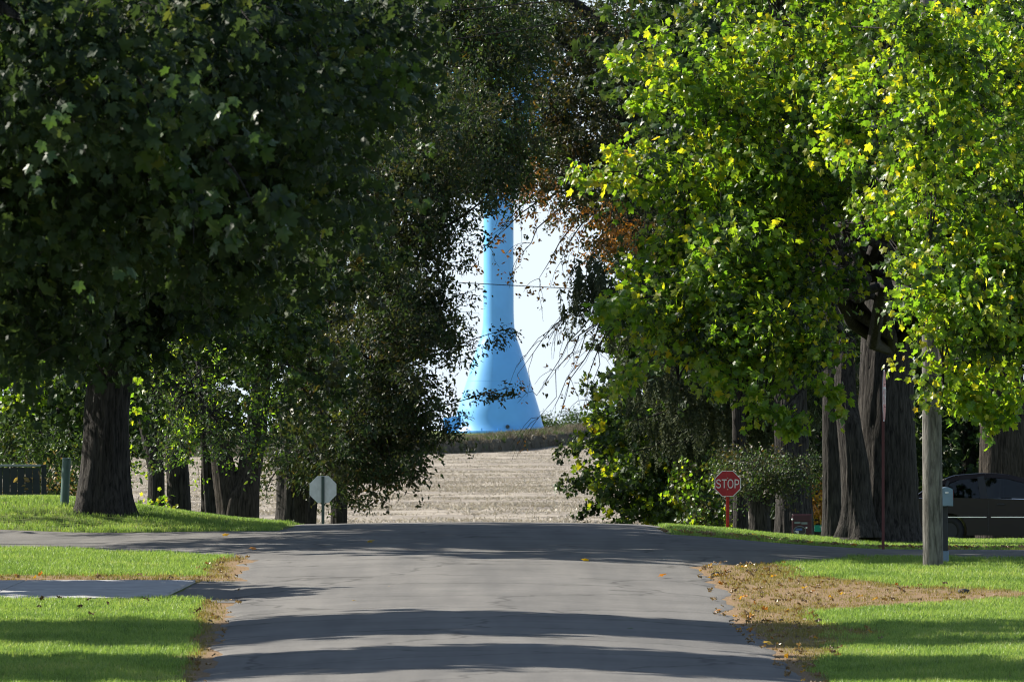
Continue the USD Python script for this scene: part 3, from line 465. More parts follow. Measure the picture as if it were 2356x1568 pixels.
top = trunk(T, [(2310, 1250, 66), (2308, 1080, 54), (2305, 950, 50), (2300, 700, 42), (2290, 400, 30)], "bark_brown", 112, flare=0.15)
crown(T, [(2280, 700, 190, 180, 130, 3, 40), (2100, 600, 192, 200, 170, 3.5, 50), (2300, 300, 190, 260, 260, 4, 60), (2050, 250, 192, 200, 250, 4, 40)], ["leaf_shade", "leaf_mid"], n=16, size=0.16, per=6, clump=0.5, seed=113, limbs=[top], limb_r=0.12)
# olive-brown tree over the middle of the road, far side
T = tree_at("maple_tree", "tall olive-brown tree arching over the street from the right, sky showing through its top", 1640, 236)
top = trunk(T, [(1640, 1290, 30), (1635, 900, 26), (1610, 500, 22), (1560, 300, 18)], "bark_dark", 114)
crown(T, [(1330, 360, 234, 90, 80, 2.4, 40), (1400, 240, 234, 130, 130, 3, 74), (1340, 60, 234, 110, 120, 3, 50), (1520, 420, 236, 140, 160, 3, 50), (1560, 130, 236, 170, 170, 3.5, 60), (1255, 250, 233, 60, 120, 1.6, 34), (1470, 560, 235, 90, 90, 2, 24), (1250, 50, 233, 70, 90, 2, 28)],
      ["leaf_brown", "leaf_shade", "leaf_brown"], kind="slim", n=18, size=0.14, length=0.5, per=6, clump=0.4, seed=115, limbs=[at(1560, 300, 236)], limb_r=0.14)
b = np.array(T.GetAttribute("xformOp:translate").Get())
obj("limb", tube(np.array([at(1500, 200, 235), at(1420, 110, 234), at(1360, 40, 233.5), at(1280, -20, 233)]) - b, [0.26, 0.24, 0.2, 0.16], 9), "bark_dark", T, smooth=True)
spray(T, [(1400, 420, 234), (1330, 440, 233.5), (1270, 520, 233)], 20, ["leaf_brown"], "slim", 0.13, 116, 0.2)
T = tree_at("maple_tree", "tall tree joining the leafy arch from the left above the water tower", 960, 226)
top = trunk(T, [(700, 1290, 26), (740, 900, 22), (860, 500, 18), (950, 250, 14)], "bark_dark", 117)
crown(T, [(1070, 120, 222, 120, 150, 3, 80), (1050, 330, 222, 90, 120, 2.4, 64), (1130, 260, 222, 50, 130, 2, 34), (1165, 110, 226, 60, 120, 1.6, 34), (1165, 320, 226, 45, 80, 1.5, 26), (1110, 395, 222, 45, 40, 1.4, 18), (950, 60, 224, 160, 160, 3, 50), (1110, -80, 222, 160, 120, 3, 40), (1150, 60, 222, 60, 90, 2, 16)], ["leaf_shade", "leaf_brown", "leaf_mid"], kind="slim", n=18, size=0.15, per=6, clump=0.4, seed=118, limbs=[top], limb_r=0.1)
# thin autumn tree with bare twigs
T = tree_at("autumn_tree", "thin autumn tree with bare drooping twigs and scattered orange leaves right of the water tower", 1500, 246)
top = trunk(T, [(1500, 1290, 14), (1490, 900, 11), (1470, 600, 9), (1430, 450, 6)], "bark_dark", 120)
b = np.array(T.GetAttribute("xformOp:translate").Get()); rng = np.random.default_rng(121); tw = []; lp = []
def twigfan(start, ends, r):
    a = at(*start)
    for e in ends:
        c = bez(a, at(*e), sag=0.18, n=9, wob=0.02, rng=rng, up=0.14); tw.append(tube(c - b, np.linspace(r, 0.006, 9), 4, False))
        for k in range(7):
            i = int(rng.integers(3, 9)); L = rng.uniform(0.4, 1.2); d = np.array([rng.normal(-0.25, 0.4), rng.normal(0, 0.4), -abs(rng.normal(0.55, 0.35))]) * L
            s = bez(c[i], c[i] + d, sag=0.2, n=5, wob=0.03, rng=rng, up=0.1); tw.append(tube(s - b, np.linspace(0.011, 0.005, 5), 3, False)); lp.extend(s[2:] + rng.normal(0, 0.05, (3, 3)))
twigfan((1440, 700, 245), [(1190, 810, 244), (1210, 770, 244), (1235, 860, 244), (1280, 930, 244), (1330, 930, 244), (1260, 740, 244), (1300, 840, 244), (1350, 880, 244), (1290, 690, 244), (1240, 900, 243)], 0.03)
twigfan((1430, 470, 246), [(1150, 470, 244), (1190, 540, 244), (1240, 590, 244), (1290, 560, 244), (1330, 520, 244), (1160, 400, 244), (1230, 430, 244), (1380, 640, 244), (1340, 640, 244), (1120, 500, 244)], 0.05)
obj("twigs", cat_(*tw), "bark_brown", T, kind="stuff")
lp = np.array(lp); hi_ = lp[lp[:, 2] > CAMZ + 330 / pm(245)]; lo_ = lp[lp[:, 2] <= CAMZ + 330 / pm(245)]
lp = np.vstack([hi_[rng.uniform(size=len(hi_)) < 0.9], hi_[rng.uniform(size=len(hi_)) < 0.6] + rng.normal(0, .12, 3), lo_[rng.uniform(size=len(lo_)) < 0.22]])
pi = instancer(path_for("crown", T), make_sprigs(rng, "ovate", ["leaf_orange", "leaf_orange", "leaf_brown"], 4, 0.12, 0.2, 0.06, False), lp - b, quats(rng.uniform(0, 6.28, len(lp)), rng.normal(0.6, 0.4, len(lp)), rng.normal(0, .5, len(lp))), rng.uniform(.7, 1.2, len(lp)), rng.integers(0, 3, len(lp))); tag(pi, kind="stuff")
crown(T, [(1200, 410, 232, 50, 50, 1.2, 34), (1410, 540, 232, 36, 70, 1.2, 30), (1330, 480, 240, 50, 40, 1, 8), (1370, 80, 246, 40, 30, 1, 6)], ["leaf_orange", "leaf_orange", "leaf_brown"], kind="ovate", n=12, size=0.12, length=0.4, per=4, clump=0.25, seed=122)
# spruce with hanging branchlets
T = tree_at("spruce_tree", "dark spruce with curtains of hanging branchlets behind the bright maple", 1695, 226)
trunk(T, [(1695, 1290, 24), (1695, 900, 20), (1695, 400, 12), (1695, 0, 6)], "bark_dark", 130)
b = np.array(T.GetAttribute("xformOp:translate").Get()); rng = np.random.default_rng(131); P_, Sx = [], []
for z in np.arange(CAMZ + 60 / pm(226), CAMZ + 1000 / pm(226), 0.55):
    reach = np.interp(z, [CAMZ, CAMZ + 10], [3.3, 2.0])
    for k in range(11):
        an = rng.uniform(0, 2 * np.pi); rr = reach * rng.uniform(0.75, 1.1); e = np.array([b[0] + rr * np.cos(an), b[1] + rr * np.sin(an), z - 0.25 * rr])
        c = bez([b[0], b[1], z], e, sag=0.1, n=7, wob=0.01, rng=rng, up=-0.05); obj("bough", tube(c - b, np.linspace(0.045, 0.012, 7), 5), "bark_dark", T, smooth=True)
        for s in range(17):
            t_ = rng.uniform(0.3, 1.0); p = np.array([np.interp(t_, np.linspace(0, 1, 7), c[:, q_]) for q_ in range(3)]); P_.append(p + rng.normal(0, 0.06, 3)); Sx.append(rng.uniform(0.55, 1.25))
for (xd, yd, n_) in [(1330, 690, 18), (1360, 660, 30), (1390, 690, 30), (1420, 740, 24), (1500, 860, 30), (1560, 900, 30), (1620, 880, 30), (1650, 930, 40), (1700, 960, 40), (1745, 940, 40), (1790, 930, 40), (1840, 930, 50), (1880, 900, 40), (1760, 1000, 20), (1600, 960, 30), (1680, 1010, 20), (1820, 980, 24)]:
    for s in range(n_): P_.append(at(xd + rng.normal(0, 20), yd + rng.normal(0, 26) - 30, 221 + rng.normal(0, 0.5))); Sx.append(rng.uniform(0.6, 1.3))
protos = []
for v in range(4):
    nn = 60; s = rng.uniform(0, 1, nn); pos = np.c_[0.03 * np.sin(5 * s + v), 0.03 * np.cos(4 * s + v), -s * 0.75]; d = np.c_[rng.normal(0, 1, nn), rng.normal(0, 1, nn), rng.normal(-1.0, 0.3, nn)]
    V, F = place_leaves((np.array([[0, 0.02, 0], [0.6, 0.17, 0], [1, 0, 0], [0.6, -0.17, 0], [0, -0.02, 0.0]]), np.array([[0, 1, 2], [0, 2, 3], [0, 3, 4]])), pos, frames(d, rng.normal(size=(nn, 3))), 0.15 * (1.1 - 0.5 * s))
    protos.append([("needles", V, F, np.repeat(rng.uniform(0, 1, nn), 5), "needle")])
P_ = np.array(P_); N = len(P_); Sx = np.array(Sx)
pi = instancer(path_for("crown", T), protos, P_ - b, quats(rng.uniform(0, 6.28, N), rng.normal(0, 0.12, N), rng.normal(0, 0.12, N)), np.c_[Sx * 0.9, Sx * 0.9, Sx], rng.integers(0, 4, N)); tag(pi, kind="stuff")
# low leafy tree at the field edge
T = tree_at("leafy_tree", "low broad green tree at the edge of the field left of the STOP sign", 1500, 232)
trunk(T, [(1500, 1290, 16), (1500, 1150, 13), (1490, 1000, 9)], "bark_dark", 140)
crown(T, [(1450, 970, 231, 70, 70, 1.8, 34), (1530, 1050, 230, 100, 80, 2, 50), (1470, 1100, 229, 80, 70, 1.8, 36), (1560, 1130, 229, 70, 60, 1.6, 32), (1510, 1160, 228, 60, 36, 1.2, 14), (1590, 1000, 231, 70, 110, 1.8, 30)],
      ["leaf_mid", "leaf_mid", "leaf_bright"], n=15, size=0.13, length=0.45, per=5, clump=0.3, seed=141, limbs=[at(1500, 1150, 232)], limb_r=0.08)
for k, pts in enumerate([[(1400, 1030, 229), (1340, 1020, 229), (1290, 1040, 229)], [(1400, 1115, 229), (1340, 1105, 229), (1292, 1105, 229)], [(1420, 1150, 229), (1370, 1160, 229), (1340, 1185, 229)], [(1480, 1190, 228), (1430, 1200, 228), (1405, 1205, 228)]]):
    spray(T, pts, 20, ["leaf_mid", "leaf_shade"], "maple", 0.13, 143 + k, 0.10)
T = tree_at("vine_shrub", "upright shrub of yellow-green leaves just left of the STOP sign", 1600, 222); T.SetCustomDataByKey("category", "shrub")
trunk(T, [(1600, 1280, 8), (1600, 1180, 6), (1590, 1100, 5)], "bark_dark", 148)
crown(T, [(1590, 1100, 222, 20, 50, 0.5, 12), (1600, 1180, 221, 20, 34, 0.5, 8), (1630, 1200, 221, 14, 26, 0.5, 5)], ["leaf_bright", "leaf_mid", "leaf_brown"], n=14, size=0.12, length=0.4, per=5, clump=0.22, seed=149, limbs=[at(1600, 1180, 222)], limb_r=0.03)
# hawthorn-like small trees by the stop sign
T = tree_at("small_tree", "small crooked tree with grey-olive leaves right of the STOP sign", 1745, 205)
trunk(T, [(1745, 1260, 28), (1748, 1200, 24), (1740, 1150, 22), (1730, 1110, 14)], "bark_grey", 150, flare=0.1)
b = np.array(T.GetAttribute("xformOp:translate").Get())
obj("stem", trunk_mesh([at(1752, 1190, 205) - b, at(1768, 1150, 205) - b, at(1785, 1110, 205) - b], [.17, .13, .09], 151, flare=0), "bark_grey", T, smooth=True)
crown(T, [(1760, 1075, 204, 80, 22, 1.4, 36), (1690, 1060, 204, 40, 20, 0.8, 10), (1830, 1080, 204, 50, 30, 1.2, 24), (1715, 1095, 203, 30, 12, .7, 7)], ["leaf_brown", "leaf_mid"], kind="ovate", n=18, size=0.08, length=0.4, per=6, clump=0.24, seed=152, limbs=[at(1740, 1140, 205)], limb_r=0.06)
T = tree_at("maple_tree", "broad grey trunk behind the maroon sign board right of the small crooked tree", 1826, 212)
trunk(T, [(1828, 1280, 48), (1826, 1200, 44), (1824, 1120, 41), (1820, 900, 36), (1815, 600, 26)], "bark_grey", 154, flare=0.12)
crown(T, [(1820, 500, 214, 260, 220, 4, 50), (1900, 780, 214, 160, 120, 3, 24)], ["leaf_shade", "leaf_brown"], n=16, size=0.16, per=6, clump=0.5, seed=155, limbs=[at(1815, 650, 212)], limb_r=0.12)
T = tree_at("slim_tree", "slim dark trunk just right of the red sign post", 1706, 214)
trunk(T, [(1706, 1270, 20), (1704, 1180, 18), (1700, 1000, 15), (1695, 800, 12)], "bark_dark", 156, flare=0.12)
crown(T, [(1700, 760, 216, 160, 120, 3, 30)], ["leaf_shade"], n=16, size=0.16, per=6, clump=0.5, seed=157, limbs=[at(1697, 850, 214)], limb_r=0.08)
T = tree_at("autumn_shrub", "golden orange shrub behind the green street name sign", 1880, 224); T.SetCustomDataByKey("category", "shrub")
trunk(T, [(1880, 1290, 8), (1880, 1200, 6), (1880, 1150, 5)], "bark_dark", 158)
crown(T, [(1880, 1140, 224, 16, 30, 0.5, 16)], ["leaf_yellow", "leaf_orange"], kind="ovate", n=14, size=0.13, length=0.4, per=5, clump=0.22, seed=159, limbs=[at(1880, 1200, 224)], limb_r=0.03)
for k, (xd, D, lab) in enumerate([(1600, 262, "dark background tree behind the spruce's left side"), (1780, 256, "dark background tree behind the spruce's right side"), (2000, 250, "dark background tree behind the massive trunk"), (2230, 246, "dark background tree behind the parked car")]):
    T = tree_at("background_tree", lab, xd, D); top = trunk(T, [(xd, 1270, 18), (xd, 900, 15), (xd, 500, 10)], "bark_dark", 160 + k)
    crown(T, [(xd, 960 if k > 1 else 860, D, 170, 120, 2.5, 40), (xd, 720, D, 180, 150, 3, 38), (xd - 10, 420, D, 220, 200, 4, 40), (xd + 20, 60, D, 230, 240, 4, 40)] + ([(xd, 1100, D, 160, 90, 2, 40)] if k > 1 else [(xd + 60, 1080, D, 90, 80, 2, 20)] if k == 1 else []), ["leaf_shade", "leaf_shade", "leaf_mid"], n=18, size=0.18, length=0.6, per=7, clump=0.55, seed=170 + k, limbs=[top], limb_r=0.1, twig=False)
# trees standing left of the view, whose shade falls across the street
for k, (gx_, gD, zc_, rx_, rz_, r_, ns_, lab) in enumerate([(0.0, 105.0, 11.5, 5.2, 3.2, 4.3, 190, "tree left of the street shading the road in front of the driveway"), (0.0, 94.9, 11.5, 5.2, 3.2, 2.4, 140, "tree left of the street shading the nearest stretch of road"),
        (-5.2, 118.2, 6.0, 2.2, 1.5, 2.2, 70, "slim low tree left of the street shading the concrete driveway"), (1.5, 135.3, 13.0, 5.6, 3.2, 9.6, 470, "broad tree left of the street shading the crossing")]):
    t_ = (zc_ - 0.8) / SUN[2]; x_, D = gx_ + SUN[0] * t_, gD + SUN[1] * t_
    T = thing("roadside_tree", lab, "tree", (x_, D, float(hgt(x_, D)) - 0.08)); s_ = pm(D); xd = 1178 + x_ * s_
    yy_ = lambda z: 990 - (z - CAMZ) * s_
    top = trunk(T, [(xd, yy_(0.3), 0.26 * s_), (xd, yy_(zc_ * 0.4), 0.2 * s_), (xd, yy_(zc_ - 1.2), 0.13 * s_)], "bark_dark", 180 + k)
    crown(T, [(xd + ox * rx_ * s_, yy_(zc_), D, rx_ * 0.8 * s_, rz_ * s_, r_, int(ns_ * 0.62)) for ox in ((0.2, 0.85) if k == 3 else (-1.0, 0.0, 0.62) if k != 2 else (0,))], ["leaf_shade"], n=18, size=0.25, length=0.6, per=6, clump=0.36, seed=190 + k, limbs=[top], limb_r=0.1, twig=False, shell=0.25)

# ================================================================ grass, litter
rng = np.random.default_rng(300)
def tuft(rng, n, h, w, r, lean=0.35):
    a = rng.uniform(0, 6.28, n); rr = r * np.sqrt(rng.uniform(0, 1, n)); p = np.c_[rr * np.cos(a), rr * np.sin(a), 0 * a]; hh = h * rng.uniform(0.55, 1.15, n)
    ld = rng.normal(0, lean, (n, 2)); b2 = rng.uniform(0, 6.28, n); wv = np.c_[np.cos(b2), np.sin(b2), 0 * b2] * w / 2
    mid = p + np.c_[ld * hh[:, None] * 0.35, hh * 0.6]; tip = p + np.c_[ld * hh[:, None], hh * rng.uniform(0.75, 1, n)]
    V = np.stack([p - wv, p + wv, mid + wv * 0.8, mid - wv * 0.8, tip], 1).reshape(-1, 3); o = np.arange(n)[:, None] * 5
    F = np.concatenate([o + [0, 1, 2], o + [0, 2, 3], o + [3, 2, 4]], 0)
    return V, F, np.repeat(rng.uniform(0, 1, n), 5)
def offroad(x, y, m=0.0):
    r = (x > road_l(y) - m - 0.12) & (x < road_r(y) + m + 0.12); c = (y > cross_near(x) - m) & (y < cross_far(x) + m)
    fl = (y > 127.5) & (y < 133) & (x < 0) & (x > road_l(y) - 2.6 * smoothstep(128.5, 132.5, y) ** 2) | (y > 123.5) & (y < 130) & (x > 0) & (x < road_r(y) + 2.4 * smoothstep(124.5, 128.5, y) ** 2)
    d = (y > D0 - 0.1) & (y < D1 + 0.1) & (x < road_l(y))
    return ~(r & (y < 175) | c | d | fl)
gx, gy = [], []
for (xa, xb, ya, yb, dens) in [(-9.5, -3.0, 86, 136, 95), (2.2, 10.5, 86, 132, 95), (-12.5, -3.0, 138, 178, 60), (2.0, 12.5, 134, 172, 60)]:
    n = int((xb - xa) * (yb - ya) * dens); gx.append(rng.uniform(xa, xb, n)); gy.append(rng.uniform(ya, yb, n))
gx, gy = np.concatenate(gx), np.concatenate(gy)
bb = bare(gx, gy); inview = abs(gx) < 0.0625 * gy + 0.4
keep = offroad(gx, gy) & inview & (rng.uniform(size=len(gx)) > bb * 0.78); X, Y = gx[keep], gy[keep]
thin = bare(X, Y) + rng.normal(0, 0.15, len(X)) > 0.32
def tufts(name, X, Y, mat_, h, label, seed, n=14, r=0.09, w=0.007, sc=None):
    rg = np.random.default_rng(seed); pr = []
    for k in range(4):
        V, F, lv = tuft(rg, n, h, w, r); pr.append([("blades", V, F, lv, mat_)])
    N = len(X); S_ = rg.uniform(0.7, 1.25, N) if sc is None else sc
    pi = instancer(path_for(name), pr, np.c_[X, Y, hgt(X, Y) - 0.004], quats(rg.uniform(0, 6.28, N), 0 * X, 0 * X), S_, rg.integers(0, 4, N)); tag(pi, label, name.replace("_", " "), kind="stuff"); return pi
tall = 0.7 + 0.75 * meshkit.fbm(np.c_[X * 1.3, Y * 0.6, 0 * X], 3, 41)
tufts("grass", X[~thin], Y[~thin], "grass_blade", 0.075, "mown green lawn grass on both verges of the street", 301, sc=tall[~thin])
tufts("thin_grass", X[thin], Y[thin], "grass_thin", 0.05, "thin straw-coloured grass on the bare leaf-strewn road edges", 302, sc=tall[thin])
# leaf litter
n = 52000; X = np.concatenate([rng.uniform(2.2, 10, n), rng.uniform(-9.5, -3.2, n // 2)]); Y = np.concatenate([rng.uniform(90, 132, n), rng.uniform(90, 134, n // 2)])
pb = bare(X, Y) ** 1.3 * np.where(X > 0, smoothstep(5.0, 0.0, X - road_r(Y)) * 0.95 + 0.05, 0.75) + 0.004; keep = (rng.uniform(size=len(X)) < pb * 0.045) & ((X > road_r(Y) - 0.25) | (X < road_l(Y) + 0.1)) & offroad(X, Y, -0.35); X, Y = X[keep], Y[keep]
x2 = rng.uniform(2.5, 10.5, 420); y2 = cross_far(x2) + abs(rng.normal(0.3, 2.0, 420)); X, Y = np.r_[X, x2], np.r_[Y, y2]
def leaf_protos(rg, mats, size):
    out = []
    for m in mats:
        V, F = leaf_shape("maple"); V = V - [0.4, 0, 0]; V = V * size; V[:, 2] = 0.02 + rg.normal(0, 0.010, len(V)) + 2.2 * V[:, 1] ** 2; out.append([("leaf", V, F, np.full(len(V), rg.uniform()), m)])
    return out
N = len(X); pi = instancer(path_for("leaf_litter"), leaf_protos(rng, ["leaf_dry", "leaf_dry", "leaf_yellow", "leaf_dry", "leaf_orange"], 0.07), np.c_[X, Y, hgt(X, Y) + 0.035], quats(rng.uniform(0, 6.28, N), rng.normal(0, 0.35, N), rng.normal(0, 0.35, N)), rng.uniform(0.6, 1.3, N), rng.choice(5, N, p=[.36, .34, .07, .2, .03]))
tag(pi, "yellow and brown fallen leaves strewn along the road edges", "leaf litter", kind="stuff")
x3 = rng.uniform(-8, -3.9, 22); y3 = rng.uniform(109.5, 115.2, 22); keep = x3 < road_l(y3) - 0.3; x3, y3 = x3[keep], y3[keep]; N = len(x3)
pi = instancer(path_for("curled_leaves"), leaf_protos(rng, ["leaf_curled"], 0.085), np.c_[x3, y3, hgt(x3, y3) + 0.055], quats(rng.uniform(0, 6.28, N), rng.normal(0.3, 0.5, N), rng.normal(0, 0.6, N)), rng.uniform(0.6, 1.2, N), np.zeros(N, int)); tag(pi, "dark curled dry leaves on the lawn in front of the driveway", "dry leaves", kind="stuff")
for k, (xd, D, m, lab) in enumerate([(855, 134.5, "leaf_yellow", "yellow fallen leaf pair on the shaded road near the crest"), (582, 131, "leaf_orange", "red-brown fallen leaf on the road mouth at left"), (900, 117.5, "leaf_yellow", "pale fallen leaf in the middle of the sunlit road"), (815, 113.5, "leaf_yellow", "yellow fallen leaf in the road left of centre, between the shadow bands"),
                                     (1345, 126, "leaf_yellow", "small yellow leaf right of the road's middle"), (1525, 121, "leaf_orange", "orange leaf near the right road edge above the bare patch"), (1655, 110.8, "leaf_orange", "orange leaf at the right road edge beside the straw grass"), (1450, 104, "leaf_mid", "green leaf lying in the broad shadow band on the road"), (520, 139, "leaf_yellow", "pale yellow leaf on the cross street at left"), (1765, 99.6, "leaf_yellow", "pale leaf near the road edge in the thin lit band")]):
    X0 = (xd - 1178) / pm(D); V, F = leaf_shape("maple"); V = (V - [0.4, 0, -0.3]) * 0.12; V[:, 2] += 0.03
    m_ = usdkit.mesh(stage, path_for("fallen_leaf"), (V, F), "/World/Looks/" + m); fprim(m_, "leafv", np.full(len(V), 0.5)); m_.AddTranslateOp().Set(Gf.Vec3d(X0, D, float(hgt(X0, D)) + 0.05)); m_.AddRotateXYZOp().Set(Gf.Vec3f(20, -15, 47 * k)); tag(m_, lab, "leaf", "single fallen leaves on the road")
rs = np.random.default_rng(77); n = 26000; Dd = 1 / rs.uniform(1 / 790, 1 / 285, n); X = rs.uniform(-0.06, 0.045, n) * Dd; keep = meshkit.fbm(np.c_[X * 0.1 , (Dd * .9 - X * .38) * 0.12, 0 * X], 3, 5) > rs.uniform(0.3, 0.62, n); X, Dd = X[keep], Dd[keep]; N = len(X)
pr = []
for k in range(3):
    V, F, lv = tuft(rs, 18, 0.12, 0.035, 0.6, 1.4); pr.append([("straw", V, F, lv, "straw")])
pi = instancer(path_for("stubble"), pr, np.c_[X, Dd, hgt(X, Dd) + 0.05], quats(rs.uniform(0, 6.28, N), 0 * X, 0 * X), rs.uniform(0.6, 1.5, N), rs.integers(0, 3, N)); tag(pi, "cut straw and chaff scattered over the harvested field", "stubble", kind="stuff")
for k, (nm, xd, D, r_, m, lab, cat) in enumerate([("stone", 1650, 122.6, 0.055, "bark_grey", "grey stone lying in the leaf-strewn grass near the right road edge", "stone"), ("soil_clod", 2217, 117.6, 0.055, "dark_wood", "dark clod lying on the lawn right of the bare patch", "clod")]):
    st = trimesh.creation.icosphere(3, 1.0); st.vertices *= (0.75 + 0.55 * meshkit.fbm(st.vertices * 1.6 + k * 7, 3, 5))[:, None]; st.apply_scale([r_ * 1.5, r_, r_ * 0.7]); X0 = (xd - 1178) / pm(D); st.apply_translation([X0, D, float(hgt(X0, D)) + r_ * 0.45])
    tag(obj(nm, st, m, smooth=True), lab, cat)
# grass tuft by the forked tree
X0 = (500 - 1178) / pm(184); T = thing("grass_clump", "tall grass clump at the left foot of the forked tree", "grass clump", (X0, 184, float(hgt(X0, 184)) - 0.02))
V, F, lv = tuft(np.random.default_rng(5), 160, 0.5, 0.02, 0.3, 0.6); c = obj("blades", (V, F), "grass_blade", T, kind="stuff"); fprim(c, "leafv", lv)

# ================================================================ far things: berm, hedge, tower
rng = np.random.default_rng(400)
shear = lambda x: 5.0 * np.clip(x, -13, 9)
bx = np.linspace(-90, 60, 151); by = np.linspace(764, 800, 37); BX, B0 = np.meshgrid(bx, by); BY = B0 + shear(BX)
BZ = hgt(BX, BY) - 0.1 + (1.1 + 0.45 * meshkit.fbm(np.stack([BX * 0.12, BY * 0.05, 0 * BX], -1), 3, 9)) * smoothstep(764.5, 768, B0) * (1 - 0.55 * smoothstep(780, 800, B0)) - 0.15
i = np.arange(36)[:, None] * 151 + np.arange(150)[None]; q = np.stack([i, i + 1, i + 152, i + 151], -1).reshape(-1, 4)
plain("berm_soil_shaded", (0.06, 0.055, 0.04), 0.95, var=0.3, scale=0.5, spec=0.1)  # soil colour with the shade of the near face of the bank painted in
BM = trimesh.Trimesh(np.stack([BX, BY, BZ], -1).reshape(-1, 3), np.vstack([q[:, [0, 1, 2]], q[:, [0, 2, 3]]]), process=False)
obj("bank", BM, "berm_soil_shaded", smooth=True, kind="structure")
n = 9000; X = rng.uniform(-62, 45, n); Y = rng.uniform(764.5, 792, n); Z = BM.vertices[:, 2].reshape(37, 151)[np.clip((Y - 764).astype(int), 0, 36), np.clip((X + 90).astype(int), 0, 150)]
pr = []
for k in range(4):
    V, F, lv = tuft(rng, 26, 0.8, 0.05, 0.45, 0.5); pr.append([("blades", V, F, lv, "grass_dry" if k < 3 else "leaf_mid")])
pi = instancer(path_for("tall_grass"), pr, np.c_[X, Y + shear(X), Z - 0.05], quats(rng.uniform(0, 6.28, n), 0 * X, 0 * X), rng.uniform(0.35, 0.95, n), rng.integers(0, 4, n)); tag(pi, "tall dry grass on the bank behind the field, below the water tower", "tall grass", kind="stuff")
n = 1500; X = rng.uniform(2, 70, n); Y = 1150 + rng.normal(0, 4, n); Z = hgt(X, Y) + rng.uniform(0, 1, n) ** 1.3 * (2.0 + 1.2 * meshkit.noise(np.c_[X * 0.2, 0 * X, 0 * X], 3))
pi = instancer(path_for("hedgerow"), make_sprigs(rng, "ovate", ["leaf_shade", "leaf_mid"], 22, 0.35, 1.0, 0.35, False), np.c_[X, Y, Z], quats(rng.uniform(0, 6.28, n), rng.normal(0, .5, n), 0 * X), rng.uniform(.8, 1.3, n), rng.integers(0, 2, n)); tag(pi, "dark green hedgerow on the skyline right of the water tower", "hedgerow", kind="stuff")
# water tower
TD = 842.0; s_ = pm(TD); tx = (1147 - 1178) / s_; tz = CAMZ - (996 - 990) / s_; T = thing("water_tower", "pale blue steel water tower with flared base rising beyond the field", "water tower", (tx, TD, tz))
prof = [(112, 0), (112, 3), (108.5, 6), (92.5, 58), (74, 118), (50, 196), (39.5, 228), (35.8, 252), (34.8, 300), (34.5, 420), (34.5, 520), (35.5, 560), (41, 600), (55, 640)]
pp = PchipInterpolator([p[1] for p in prof], [p[0] for p in prof]); zz = np.linspace(0, 640, 90)
obj("pedestal", lathe(np.c_[pp(zz) / s_, zz / s_], 96), "tower_paint", T, smooth=True)
a = np.linspace(0, np.pi, 40); Rb, Hb, zc = 175 / s_, 120 / s_, 745 / s_
obj("tank", lathe([(max(Rb * np.sin(t_), 0.001), zc - Hb * np.cos(t_)) for t_ in a[4:]], 96), "tower_paint", T, smooth=True)
def ringat(zpx, dr=0.03, h=0.06): r = pp(zpx) / s_; return lathe([(r - 0.02, zpx / s_ - h / 2), (r + dr, zpx / s_ - h / 2), (r + dr, zpx / s_ + h / 2), (r - 0.02, zpx / s_ + h / 2)], 96)
obj("base_ring", ringat(3, 0.12, 0.2), "tower_paint", T)
for zpx in (120, 235, 350, 460): obj("weld_seam", ringat(zpx, 0.006, 0.03), "tower_paint", T)
r = pp(14) / s_; an = -math.pi / 2 + 0.2
pipe = trimesh.creation.cylinder(0.2, 0.5, sections=20); pipe.apply_transform(trimesh.transformations.rotation_matrix(np.pi / 2, [1, 0, 0])); pipe.apply_translation([21 / s_, -math.sqrt(r * r - (21 / s_) ** 2) - 0.02, 15 / s_])
obj("overflow_pipe", pipe, "tower_dark", T, smooth=30)
obj("door", box((0.95, 0.12, 1.6), (-98 / s_, -1.9, 0.85), 0.02), "tower_paint", T); obj("utility_cabinet", box((0.9, 0.9, 1.6), (-112 / s_ - 0.2, -0.9, 0.75), 0.04), "tower_paint", T)
for k in range(9): aa = -math.pi + (k + 0.5) * math.pi / 9; obj("anchor_bracket", box((0.12, 0.12, 0.5), (1.0 * 112 / s_ * math.cos(aa), 112 / s_ * math.sin(aa), 0.25), 0.01), "tower_paint", T)
for k in range(6): vv = trimesh.creation.icosphere(1, 0.09); vv.apply_translation([(rng.uniform(-30, 30)) / s_, -pp(480) / s_ + 0.03, (440 + k * 14) / s_]); (k == 2) and obj("marker_light", vv, "reflector", T)

